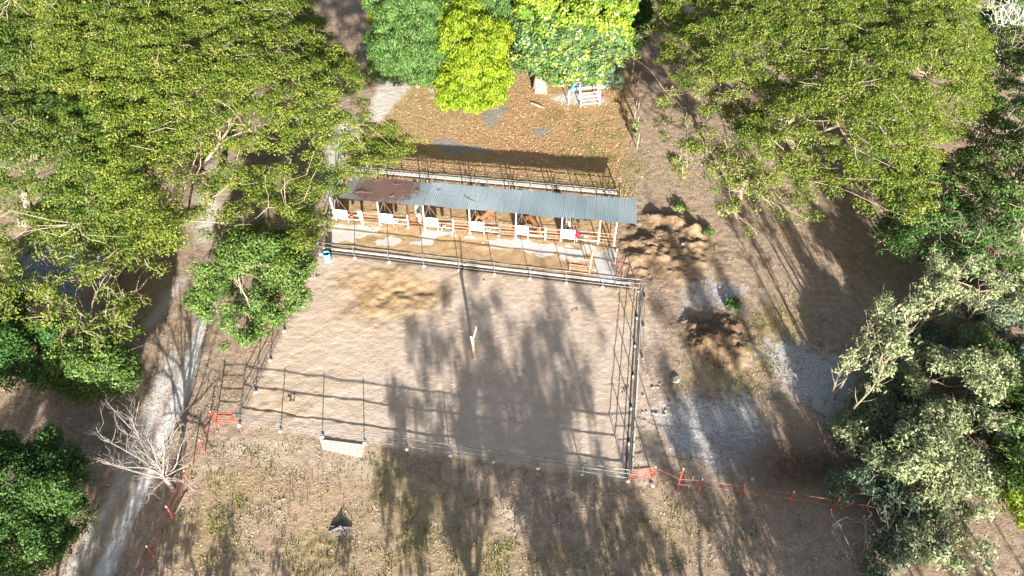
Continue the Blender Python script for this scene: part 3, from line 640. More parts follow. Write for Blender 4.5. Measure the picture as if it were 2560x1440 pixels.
# trough frame in paddock
tp = [G(1421, 262), G(1451, 268), G(1498, 263)]
fr = thing('feeding_pen', 'white pipe frame with ladder like rails under the fig tree', 'frame', tp[0])
for q in tp: MB().tube([q - tp[0] + (0, 0, -.1), q - tp[0] + (0, 0, 1.7)], .06, 7).build('post', M['white'], fr)
bk = np.array([0, 2.1, 0])
for q in (tp[1], tp[2]): MB().tube([q - tp[0] + bk + (0, 0, -.1), q - tp[0] + bk + (0, 0, 1.7)], .06, 7).build('post', M['white'], fr)
for z in (.3, .75, 1.2, 1.65): MB().tube([tp[1] - tp[0] + (0, 0, z), tp[2] - tp[0] + (0, 0, z)], .05, 6).build('rail', M['white'], fr)
MB().tube([tp[1] - tp[0] + bk + (0, 0, 1.65), tp[2] - tp[0] + bk + (0, 0, 1.65)], .05, 6).build('rail', M['pipe'], fr)
for q in (tp[1], tp[2]): MB().tube([q - tp[0] + (0, 0, 1.65), q - tp[0] + bk + (0, 0, 1.65)], .045, 6).build('rail', M['white'], fr)
dr = drum('blue drum tipped beside the white pipe frame in the paddock', G(1431, 224, .3)); dr.rotation_euler = (.5, .3, 0)
bucket('small red bucket right of the white pipe frame', G(1506, 244), 'redp'); 
bs = thing('concrete_bench', 'long low concrete slab behind the white pipe frame', 'slab', G(1425, 222)); q = G(1535, 216) - G(1425, 222)
MB().obox((0, 0), q, .5, -.1, .3).build('slab', M['concrete'], bs)
fp = thing('brick_wall', 'low brown wall behind the concrete slab under the fig tree', 'wall', G(1428, 212)); q = G(1530, 207) - G(1428, 212)
MB().obox((0, 0), q, .2, -.1, .8).build('wall', M['darkwood'], fp)
# stake fence on the right of the paddock
stk = [(1592, 372), (1588, 345), (1594, 318), (1586, 296), (1596, 272), (1584, 248), (1592, 222), (1580, 198), (1572, 172), (1568, 150), (1562, 130), (1546, 488)]
g = thing('stake_fence', 'rough wooden stake fence with wires along the right side of the paddock', 'fence', G(*stk[0]))
for a, b_ in stk:
    q = G(a, b_) - G(*stk[0]); h = 1.7 + RNG.random() * .8
    MB().tube([q + (0, 0, -.1), q + (RNG.normal(0, .06), RNG.normal(0, .06), h)], [.06, .045], 6).build('stake', M['wood'], g)
for z in (.5, .95, 1.4): MB().tube([G(a, b_) - G(*stk[0]) + (0, 0, z) for a, b_ in ([stk[-1]] + stk[:-1])], .012, 3).build('wire', M['pipe'], g)

# ------------------------------------------------------------------ rocks
def rock_mesh(seed):
    r = np.random.default_rng(seed); mb = MB(); n = 10; v = []
    prof = [(.3, -.3), (.85, -.12), (1, .1), (.8, .38), (.35, .52)]
    for rr, z in prof:
        for k in range(n): q = rr * (.8 + .4 * r.random()); v.append((q * math.cos(2 * math.pi * k / n), q * math.sin(2 * math.pi * k / n) * .8, z * (.85 + .3 * r.random())))
    f = [(i * n + k, i * n + (k + 1) % n, (i + 1) * n + (k + 1) % n, (i + 1) * n + k) for i in range(4) for k in range(n)] + [tuple(range(n))[::-1], tuple(range(4 * n, 5 * n))]
    me = bpy.data.meshes.new('rock'); me.from_pydata(v, [], f); me.update(); me.materials.append(M['rock']); return me
rms = [rock_mesh(i) for i in range(4)]
rk = [(1608, 990, .14), (1632, 970, .16), (1645, 969, .12), (1607, 1032, .12), (1616, 1030, .12), (1632, 1033, .16), (1641, 1036, .18), (1660, 1037, .14), (1664, 1027, .13), (1671, 1018, .12), (1689, 950, .42), (1761, 1010, .16), (1774, 987, .12), (1778, 1002, .2), (1784, 1012, .13), (1878, 1011, .17), (1886, 1011, .14), (1920, 1002, .12), (1834, 1030, .16), (1841, 1043, .13), (1880, 1197, .2), (1613, 1053, .12), (1650, 960, .12), (364, 967, .2), (175, 1044, .14), (612, 1118, .1), (1482, 1270, .14), (1630, 1213, .22), (708, 1248, .14), (700, 1278, .12), (712, 1306, .1), (1705, 618, .15), (1600, 728, .1), (1210, 703, .12), (1625, 690, .12)]
where = ['left of the ash patch', 'beside the lone track', 'in the loose row of stones', 'on the dusty ground']
cnt = {}
ON = ['first', 'second', 'third', 'fourth', 'fifth', 'sixth', 'seventh', 'eighth', 'ninth', 'tenth', 'eleventh', 'twelfth', 'thirteenth']
rk.sort()
for i, (a, b_, r_) in enumerate(rk):
    p = G(a, b_); o = bpy.data.objects.new('rock', rms[i % 4]); S.collection.objects.link(o)
    o.location = (p[0], p[1], float(gz(p[0], p[1])) + r_ * .12); o.scale = (r_ * .9, r_ * .9, r_ * .7); o.rotation_euler = (0, 0, i * 1.7)
    if r_ > .4: lab, grp = 'largest grey boulder beside the right arena fence', None
    elif a in (364,): lab, grp = 'lone pale stone on shaded ground left of the dirt track', None
    elif a == 175: lab, grp = 'small stone on shaded ground at the far left', None
    elif a == 612: lab, grp = 'small stone just outside the near arena fence', None
    elif a == 1482: lab, grp = 'pale stone in the streaky grass below the arena', None
    elif a == 1630: lab, grp = 'pale block lying below the near right red gate', None
    elif a == 1880: lab, grp = 'stone just above the thin right red fence', None
    elif a in (708, 700, 712): lab, grp = 'small stone among dry weeds below the arena', 'stones among the dry weeds'
    elif a in (1705, 1625): lab, grp = 'stone in the orange soil heap right of the stable', 'stones in the soil heap'
    elif a == 1600: lab, grp = 'small stone at the far right arena corner', None
    elif a == 1210: lab, grp = 'small white stone on the arena sand near the yard fence', None
    elif a < 1700: lab, grp = 'small pale stone in the loose row right of the arena', 'stones right of the arena'
    else: lab, grp = 'small pale stone scattered on the ash covered ground', 'stones on the ash ground'
    if grp:
        cnt[grp] = cnt.get(grp, -1) + 1; lab += ', %s from the left' % ON[cnt[grp]]
    tag(o, lab, 'rock', grp)
# burnt stump pile near the bottom
sp_ = thing('stump', 'grey burnt stump in the grass at the bottom of the picture', 'stump', G(850, 1322)); mb = MB()
mb.lathe([(.95, -.1), (.8, .1), (.5, .22), (.2, .28), (.05, .3)], (0, 0, 0), 11)
mb.tube([(-.9, -.3, .05), (0, -.1, .4), (.9, .1, .1)], [.1, .13, .07], 7); mb.tube([(-.3, .6, .1), (.1, 0, .38), (.5, -.6, .1)], [.08, .11, .05], 7)
mb.v = [(v[0] * (.7 + .15 * math.sin(v[1] * 9)), v[1] * (.65 + .1 * math.sin(v[0] * 7)), v[2] * (.75 + .15 * math.sin(v[0] * 11 + v[1] * 5))) for v in mb.v]
mb.build('wood', mat_var('ashen_wood', (.17, .16, .16), (.06, .05, .05), 5, .9, 0, .8, 16), sp_)

# ------------------------------------------------------------------ shed under the left tree
zr = 3.0
c_ = [G(18, 742, zr), G(165, 772, zr), G(275, 640, zr + .2), G(62, 606, zr + .2)]
sh = thing('shed', 'small shed with a blue grey corrugated roof half hidden by the left tree', 'shed', (c_[0][0], c_[0][1], 0))
nb2 = 240; rowsv = []
for j in range(nb2 + 1):
    q = j / nb2; zc = .03 * math.cos(q * 30 * 2 * math.pi)
    a = c_[0] * (1 - q) + c_[3] * q; b_ = c_[1] * (1 - q) + c_[2] * q
    rowsv.append([a + (0, 0, zc), b_ + (0, 0, zc)])
rv = np.array(rowsv).reshape(-1, 3) - np.array([c_[0][0], c_[0][1], 0])
rf = np.array([(2 * j, 2 * j + 1, 2 * j + 3, 2 * j + 2) for j in range(nb2)])
rme = fast_mesh('roof', np.vstack([rv, rv - (0, 0, .01)]), np.vstack([rf, rf[:, ::-1] + len(rv)]))
obj('roof', rme, sh, mat_var('shed_roof_metal', (.22, .27, .36), (.32, .37, .44), 1.5, .5, .2))
cc = [(.88 * p + .12 * sum(c_) / 4) for p in c_]; mb = MB()
for i in range(4):
    a = cc[i] - c_[0]; b_ = cc[(i + 1) % 4] - c_[0]; mb.obox(a, b_, .12, -.1, 2.85)
mb.build('wall', mat_var('shed_wall', (.32, .29, .26), (.2, .18, .16), 2, .9), sh)

# ------------------------------------------------------------------ foliage engine
def unit(v): return v / (np.linalg.norm(v, axis=-1, keepdims=True) + 1e-9)
NL = 0
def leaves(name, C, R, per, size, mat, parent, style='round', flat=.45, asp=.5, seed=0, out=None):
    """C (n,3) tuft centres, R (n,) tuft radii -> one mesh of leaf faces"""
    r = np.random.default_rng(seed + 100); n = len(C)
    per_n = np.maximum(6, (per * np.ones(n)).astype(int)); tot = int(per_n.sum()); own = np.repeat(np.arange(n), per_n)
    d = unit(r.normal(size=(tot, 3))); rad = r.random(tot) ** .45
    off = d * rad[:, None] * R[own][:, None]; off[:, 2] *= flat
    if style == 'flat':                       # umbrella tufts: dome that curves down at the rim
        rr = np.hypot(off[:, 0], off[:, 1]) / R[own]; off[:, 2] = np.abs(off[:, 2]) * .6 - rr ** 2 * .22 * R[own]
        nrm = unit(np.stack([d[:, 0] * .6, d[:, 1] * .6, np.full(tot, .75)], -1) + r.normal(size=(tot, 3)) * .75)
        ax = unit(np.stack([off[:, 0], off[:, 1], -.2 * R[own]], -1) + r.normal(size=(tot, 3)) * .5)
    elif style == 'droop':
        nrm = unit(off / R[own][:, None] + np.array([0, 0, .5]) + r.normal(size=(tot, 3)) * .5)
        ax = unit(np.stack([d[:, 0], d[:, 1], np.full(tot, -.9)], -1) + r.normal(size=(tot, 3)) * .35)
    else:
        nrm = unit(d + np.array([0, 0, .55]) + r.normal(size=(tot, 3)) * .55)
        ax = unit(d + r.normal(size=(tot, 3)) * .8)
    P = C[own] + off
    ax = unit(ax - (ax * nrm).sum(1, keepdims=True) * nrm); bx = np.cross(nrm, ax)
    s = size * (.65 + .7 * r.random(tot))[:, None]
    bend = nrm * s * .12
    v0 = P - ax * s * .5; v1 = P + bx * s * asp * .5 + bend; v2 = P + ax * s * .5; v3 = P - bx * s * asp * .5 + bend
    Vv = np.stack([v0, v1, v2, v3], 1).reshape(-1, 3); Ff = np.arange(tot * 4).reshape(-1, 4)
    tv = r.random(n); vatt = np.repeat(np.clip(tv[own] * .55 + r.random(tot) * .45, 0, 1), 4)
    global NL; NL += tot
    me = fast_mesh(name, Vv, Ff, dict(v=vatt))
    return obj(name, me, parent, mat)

def limb(mb, a, b_, r0, r1, r, n=5, k=5, wob=.06, up=0.0):
    a = np.array(a, float); b_ = np.array(b_, float); Lg = np.linalg.norm(b_ - a); pts = []; rr = []
    w1, w2, w3 = r.normal(size=3) * Lg * wob * 1.3, r.normal(size=3) * Lg * wob * .8, r.normal(size=3) * Lg * wob * .4
    for i in range(k + 1):
        f = i / k; p = a * (1 - f) + b_ * f + w1 * math.sin(math.pi * f) + w2 * math.sin(2 * math.pi * f) + w3 * math.sin(3 * math.pi * f); p[2] += up * Lg * math.sin(math.pi * f)
        pts.append(p); rr.append(r0 + (r1 - r0) * f)
    mb.tube(pts, rr, n, False); return pts
def skeleton(base, top, C, r, tr, parent, mat, nl=7, nsub=5, twigs=160, tw=.014, origin=None):
    """trunk as one mesh, limbs + twigs as another, reaching into the tufts C"""
    base = np.array(base, float); top = np.array(top, float)
    mb = MB(); limb(mb, base - (0, 0, .3), top, tr, tr * .7, r, 9, 5, .03)
    for k in range(5):
        a = k * 1.26 + r.random(); mb.tube([base + (math.cos(a) * tr * 1.2, math.sin(a) * tr * 1.2, -.1), base + (math.cos(a) * tr * .6, math.sin(a) * tr * .6, tr * 1.5)], [tr * .2, tr * .3], 5)
    mb.build('trunk', mat, parent, True)
    if len(C) < 8: return
    mb = MB(); far_ = C[r.choice(len(C), min(nl, len(C)), replace=False)].copy()
    # spread limb targets
    cand = C[r.choice(len(C), min(300, len(C)), replace=False)]; sel = [cand[0]]
    for _ in range(nl - 1):
        dmin = np.min([np.hypot(*(cand - s_)[:, :2].T) for s_ in sel], 0); sel.append(cand[int(np.argmax(dmin * (.7 + .3 * r.random(len(cand)))))])
    sel = np.array(sel); ctr = C.mean(0); sel = top + (sel - top) * .72; sel[:, 2] -= .5
    subs = []
    for s_ in sel:
        pts = limb(mb, top, s_, tr * .38, tr * .12, r, 6, 8, .04, .03)
        for q in range(nsub):
            st_ = pts[2 + int(r.integers(0, len(pts) - 2))]; dd = np.linalg.norm(C - s_, axis=1); near = np.argsort(dd)[:max(8, len(C) // max(nl, 1))]
            tg = C[near[r.integers(0, len(near))]] - (0, 0, .25)
            sp2 = limb(mb, st_, tg, tr * .13, tr * .04, r, 5, 6, .05, .02); subs += sp2[1:]
    subs = np.array(subs)
    for c in C[r.choice(len(C), min(twigs, len(C)), replace=False)]:
        j = int(np.argmin(np.linalg.norm(subs - c, axis=1))); a = subs[j]
        if np.linalg.norm(a - c) > 9: continue
        e = c + unit(c - a) * .3 + r.normal(size=3) * .2 + (0, 0, .25)
        sp3 = limb(mb, a, e, tw * 2.2, tw, r, 3, 4, .07)
        for q in range(2):
            s2 = sp3[2 + q]; mb.tube([s2, s2 + r.normal(size=3) * np.array([.45, .45, .2])], [tw, tw * .4], 3, False)
    mb.build('branches', mat, parent)

def umbrella(label, edge, ze, zt, sp, leafm, seed, base, fork, tr=.55, dens=.75, lay=1.5, tr_sz=.75, per=80, size=.2, group='broad spreading trees', thin=None, twigs=900, name='spreading_tree', bark='bark', extra=None, curve=9.0):
    r = np.random.default_rng(seed); P = np.array(W(edge, ze))[:, :2]
    lo, hi = P.min(0), P.max(0); xs_ = np.arange(lo[0], hi[0], sp); ys_ = np.arange(lo[1], hi[1], sp)
    gx_, gy_ = np.meshgrid(xs_, ys_); pts = np.stack([gx_.ravel(), gy_.ravel()], 1); pts = np.repeat(pts, 3, 0); pts += r.uniform(-.6, .6, pts.shape) * sp
    keep = r.random(len(pts)) < lay / 3; pts = pts[keep]
    sd = sdpoly(pts[:, 0], pts[:, 1], P) + (fbm(pts[:, 0], pts[:, 1], 4.5, seed, 3) - .5) * 4.5
    nz = fbm(pts[:, 0], pts[:, 1], 3.2, seed + 7, 3)
    ok = (sd > 0) & (nz > (.5 - (dens - .5) * .5))
    if thin is not None: ok &= r.random(len(pts)) < thin(pts)
    pts = pts[ok]; sd = sd[ok]
    prof = np.sqrt(1 - (1 - np.clip(sd / curve, 0, 1)) ** 2)
    lump = (fbm(pts[:, 0], pts[:, 1], 4.0, seed + 13, 3) - .5) * 1.5
    z = ze + (zt - ze) * prof + lump * (.3 + .7 * prof) - r.random(len(pts)) ** 2 * 1.9
    C = np.column_stack([pts, z])
    if extra is not None: C = np.vstack([C, extra])
    root = thing(name, label, 'tree', base, 0, group)
    Cl = C - np.array([base[0], base[1], 0]); R_ = tr_sz * (.7 + .7 * r.random(len(C)))
    leaves('crown', Cl, R_, per * (R_ / tr_sz) ** 2, size, leafm, root, 'flat', .5, .55, seed)
    skeleton((0, 0, 0), np.array(fork) - np.array([base[0], base[1], 0]), Cl, r, tr, root, M[bark], 9, 6, twigs)
    return root, C

def bush(label, els, leafm, seed, base=None, sp=.75, per=60, size=.26, style='round', tuft=.6, bark='bark', tr=.22, name='tree', group=None, twigs=60, asp=.5, cover=1.0, under=-.55, cat='tree', flat=.8, fork=.35, gt=.36):
    """crown from ellipsoids [(px, py, z, rx, ry, rz)]"""
    r = np.random.default_rng(seed); Cs = []
    E3 = [(G(e[0], e[1], e[2]), e[3:]) for e in els]
    for c, (rx, ry, rz_) in list(E3):
        for q in range(7 if rx > 1.4 else 3):
            dd = unit(r.normal(size=3) + np.array([0, -.5, .45])); k_ = .26 + .22 * r.random()
            E3.append((c + dd * np.array([rx, ry, rz_]) * (.75 + .25 * r.random()), (rx * k_, ry * k_, rz_ * k_ * .9)))
    for c, (rx, ry, rz_) in E3:
        area = 4 * math.pi * ((rx * ry) ** 1.6 / 3 + (rx * rz_) ** 1.6 / 3 + (ry * rz_) ** 1.6 / 3) ** (1 / 1.6)
        n = max(6, int(area / sp ** 2 * 1.5 * cover)); d = unit(r.normal(size=(n, 3))); d = d[d[:, 2] > under]
        lum = .62 + .62 * fbm(d[:, 0] * 3 + seed, d[:, 1] * 3 + d[:, 2] * 4, 1.1, seed, 3) - r.random(len(d)) ** 2 * .3
        q = c + d * np.array([rx, ry, rz_]) * lum[:, None]
        gate = fbm(q[:, 0] + q[:, 2], q[:, 1] - q[:, 2], 1.7, seed + 3, 2)
        q = q[gate > gt]
        for c2, (a, b_, c3) in E3:                       # drop tufts buried in another lobe
            if c2 is c: continue
            q = q[(((q - c2) / np.array([a, b_, c3]) / .7) ** 2).sum(1) > 1]
        Cs.append(q)
    C = np.vstack(Cs); C = C[C[:, 2] > .25]
    if base is None: m_ = C.mean(0); base = np.array([m_[0], m_[1], 0])
    root = thing(name, label, cat, base, 0, group); Cl = C - np.array([base[0], base[1], 0]); R_ = tuft * (.7 + .6 * r.random(len(C)))
    leaves('crown', Cl, R_, per * (R_ / tuft) ** 2, size, leafm, root, style, flat, asp, seed)
    ctr = Cl.mean(0); zt = Cl[:, 2].max()
    skeleton((0, 0, 0), (ctr[0] * .4, ctr[1] * .4, zt * fork), Cl, r, tr, root, M[bark], 5, 4, twigs, .012)
    return root

# ---- big spreading trees
def thinL1(p):
    d1 = np.hypot(p[:, 0] - G(505, 480, 8)[0], (p[:, 1] - G(505, 520, 8)[1]) * .8); d2 = np.hypot(p[:, 0] - G(720, 540, 8)[0], p[:, 1] - G(720, 540, 8)[1])
    return np.clip(.6 + d1 / 7, 0, 1) * np.clip(.7 + d2 / 10, 0, 1)
r_ = np.random.default_rng(3)
br = []                                           # low branch over the stable roof
for a, b_, z, rr in [(985, 345, 6.5, 1.3), (1000, 375, 6.5, 1.1), (940, 385, 6.5, 1.6), (900, 400, 6.6, 1.5), (960, 330, 6.7, 1.2), (880, 370, 7, 1.6), (860, 430, 6.5, 1.3), (930, 310, 7, 1.2), (1020, 355, 6.4, .7), (800, 470, 6.5, 1.6), (780, 560, 6, 1.5), (740, 600, 6, 1.4), (700, 520, 6.5, 1.6), (640, 500, 6.5, 1.6), (640, 580, 6.2, 1.2), (600, 450, 7, 1.5), (530, 470, 7, 1.0), (560, 540, 6.5, 1.1), (475, 530, 6.5, 1.0), (440, 590, 6, 1.0), (520, 590, 6, .8), (600, 610, 6, .9), (690, 620, 6, 1.1), (760, 480, 6.5, 1.2), (740, 540, 6.3, 1.1)]:
    c = G(a, b_, z); n = int(9 * rr ** 2 * .62); q = r_.normal(size=(n, 3)) * np.array([rr * .55, rr * .55, .3]); br.append(c + q)
br = np.vstack(br)
umbrella('huge spreading tree whose crown covers the top left and overhangs the stable roof',
         [(60, -160), (700, -200), (770, -40), (820, 60), (850, 160), (900, 240), (930, 300), (860, 390), (780, 450), (640, 470), (560, 480), (470, 500), (420, 600), (340, 620), (230, 520), (60, 300), (20, 60)],
         8, 14.5, .92, L['guana'], 21, G(520, 505), G(500, 420, 6) , .4, 1.0, 3.0, .8, 115, .17, thin=thinL1, extra=br)
umbrella('spreading tree with a broad crown at the far left edge above the shed',
         [(-260, -160), (440, -160), (460, 150), (460, 380), (400, 570), (330, 640), (240, 620), (120, 610), (0, 640), (-220, 640)],
         7, 12.5, .95, L['guana2'], 22, G(60, 560), G(70, 430, 6), .4, 1.0, 3.0, .8, 115, .17)
umbrella('thin feathery tree leaning over the shed at the left with bare twigs',
         [(-80, 620), (120, 590), (260, 610), (380, 650), (390, 740), (350, 830), (330, 900), (260, 920), (150, 880), (90, 790), (-60, 780)],
         6, 8.5, 1.0, L['guana'], 23, G(215, 900), G(225, 800, 3.2), .2, .68, 1.6, .72, 70, .19, twigs=500, curve=5)
umbrella('very wide spreading tree covering the upper right beyond the soil heaps',
         [(1640, 60), (1720, -60), (1900, -190), (2300, -200), (2420, 20), (2440, 150), (2490, 250), (2440, 350), (2400, 400), (2330, 470), (2290, 540), (2200, 520), (2100, 490), (1950, 450), (1860, 400), (1840, 320), (1760, 270), (1700, 200)],
         7.5, 13.5, .92, L['guana'], 24, G(2030, 430), G(1960, 330, 5), .4, 1.0, 3.0, .8, 115, .17)
umbrella('thin twiggy tree reaching left from the big right hand tree towards the soil heap',
         [(1560, 90), (1680, 40), (1760, 200), (1840, 330), (1900, 450), (2050, 480), (2080, 540), (1950, 590), (1820, 560), (1740, 480), (1680, 400), (1640, 280), (1600, 180)],
         6.5, 8.5, 1.1, L['guana'], 25, G(1850, 520), G(1880, 430, 4), .2, .62, 1.7, .7, 65, .19, twigs=560, curve=5)
umbrella('green tree along the right edge beside the wide spreading tree',
         [(2430, 120), (2560, 120), (2700, 300), (2700, 640), (2540, 640), (2470, 560), (2400, 460), (2430, 380), (2470, 270)],
         7, 11, 1.0, L['bright'], 26, G(2560, 640), G(2560, 540, 4), .3, .9, 2.5, .75, 80, .2, curve=6)
umbrella('dark shaded tree below the wide spreading tree at the right',
         [(2200, 460), (2330, 430), (2480, 480), (2560, 600), (2560, 700), (2440, 700), (2330, 680), (2250, 700), (2170, 640), (2210, 500), (2300, 400)],
         3.5, 6.5, 1.0, L['darkg'], 27, G(2400, 690), G(2380, 620, 2.2), .2, .95, 2.8, .75, 75, .2, curve=5)
umbrella('pale leaved tree at the top right corner',
         [(2290, -120), (2420, -160), (2480, -20), (2440, 40), (2400, 60), (2330, 20)], 7, 10, 1.0, L['pale'], 28, G(2420, 60), G(2400, 0, 4), .3, .8, 1.5, .75, 75, .24, curve=4)

# ---- trees beyond the paddock
bush('rounded mango tree with blue green drooping leaves beyond the paddock', [(1038, 95, 5.6, 4.3, 3.6, 4.4), (1000, 150, 4.0, 2.8, 2.5, 3.2), (1075, 160, 3.8, 2.8, 2.5, 3.2), (1030, 30, 7.5, 4, 3.4, 3.4)], L['mango'], 31, sp=.62, per=80, size=.30, style='droop', asp=.28, tuft=.62)
bush('vivid lime green tree in front of the mango tree beyond the paddock', [(1180, 120, 6.2, 3.1, 2.4, 3.0), (1150, 210, 3.6, 2.2, 1.9, 2.4), (1222, 195, 3.8, 2.1, 1.9, 2.6), (1175, 245, 2.5, 1.5, 1.4, 1.6), (1225, 240, 2.6, 1.3, 1.2, 1.6), (1165, 50, 7.4, 2.2, 2, 2.2), (1190, 170, 4.6, 2.6, 2, 2.4)], L['yellow'], 32, sp=.6, per=75, size=.32, style='droop', asp=.28, tuft=.58)
bush('green tree behind the lime tree at the top of the picture', [(1240, 40, 6.5, 3.6, 3.2, 4.4), (1265, 110, 4, 1.9, 2.4, 3.4), (1160, -70, 7.5, 4, 3.4, 4)], L['mango'], 33, sp=.65, per=75, size=.30, style='droop', asp=.28)
bush('yellow green tree behind the mango tree at the top edge', [(1090, -40, 7.5, 4.5, 2.4, 3.6), (955, 10, 6, 1.6, 1.8, 3.2)], L['yellow'], 34, sp=.7, per=65, size=.30, style='droop', asp=.3)
fb = G(1352, 226)
bush('large fig tree with glossy leaves and a flared trunk beyond the paddock', [(1340, 120, 5.6, 2.8, 2.4, 2.8), (1440, 140, 5.2, 3.2, 2.4, 2.8), (1400, 90, 7, 4.2, 3, 3.4), (1515, 110, 6, 2.4, 2.2, 3.2), (1470, 165, 4.2, 2.0, 1.6, 1.9), (1385, 185, 3.5, 1.3, 1.2, 1.3)], L['fig'], 35, base=fb, sp=.66, per=60, size=.30, asp=.62, tr=.75, tuft=.62, fork=.4)
bush('yellow topped leafy tree rising behind the fig tree', [(1420, 10, 10, 4.6, 3.4, 3.6), (1500, 30, 9, 3, 3, 3.4), (1345, 20, 8, 2.6, 2.8, 3), (1540, -20, 9, 2.2, 2.5, 3)], L['figtop'], 36, base=G(1425, 150), sp=.66, per=60, size=.32, asp=.62, tr=.4)
bush('small dark bush at the right end of the paddock slab', [(1528, 182, 1.7, 1.5, 1.4, 1.6), (1510, 160, 2.5, 1, 1, 1.4)], L['deep'], 37, sp=.5, per=55, size=.22, name='bush', cat='bush', tr=.08)
bush('shaded bush beyond the stake fence', [(1590, 60, 4, 1.6, 1.6, 3), (1570, 20, 5, 2, 2, 3)], L['darkg'], 38, sp=.6, per=55, size=.24, tr=.12)
# ---- left side
bush('bright green leafy tree standing against the left arena fence', [(620, 700, 4.5, 3.0, 2.6, 2.2), (560, 745, 3.6, 1.9, 1.7, 1.7), (690, 740, 3.8, 1.8, 1.7, 1.8), (600, 800, 2.7, 1.7, 1.5, 1.8), (650, 650, 5.0, 2.4, 2, 1.8), (700, 680, 4.5, 1.8, 1.6, 1.6), (540, 700, 4.0, 1.3, 1.2, 1.2), (740, 660, 4.2, 1.3, 1.1, 1.1), (700, 610, 5, 1.2, 1.1, 1.0), (590, 610, 4.8, 1.2, 1.0, 1.0), (505, 745, 3.0, .9, .9, .9), (590, 845, 1.8, 1.1, 1.0, 1.0), (735, 740, 3.0, .9, .9, 1.0), (665, 800, 2.4, 1.1, 1.0, 1.1)], L['bright'], 41, base=G(625, 850), sp=.6, per=55, size=.21, tr=.22, twigs=120, asp=.55, cover=1.1, gt=.49)
bush('dark green dense tree at the left edge below the shed', [(30, 880, 3.5, 3.0, 2.6, 3.2), (110, 900, 2.8, 2.0, 2, 2.5), (-40, 820, 4, 3, 3, 3.2)], L['darkg'], 42, sp=.58, per=65, size=.2, tr=.25)
bush('two tone green tree with sunlit top below the feathery tree', [(245, 905, 3.6, 1.9, 1.8, 2.0), (180, 920, 2.8, 1.7, 1.6, 1.9), (290, 930, 2.6, 1.4, 1.4, 1.6), (215, 950, 2.0, 1.9, 1.4, 1.4)], L['bright'], 43, sp=.58, per=60, size=.2, tr=.2)
bush('big dark green round tree at the bottom left corner', [(70, 1240, 3.6, 2.9, 2.6, 3.4), (140, 1180, 3.4, 1.7, 1.8, 2.4), (60, 1360, 3.0, 2.3, 2.3, 2.8), (-20, 1180, 4, 2.6, 2.6, 3), (150, 1270, 2.6, 1.5, 1.5, 2.2)], L['medium'], 44, gt=.4, twigs=0, sp=.52, per=62, size=.17, tr=.25, tuft=.5)
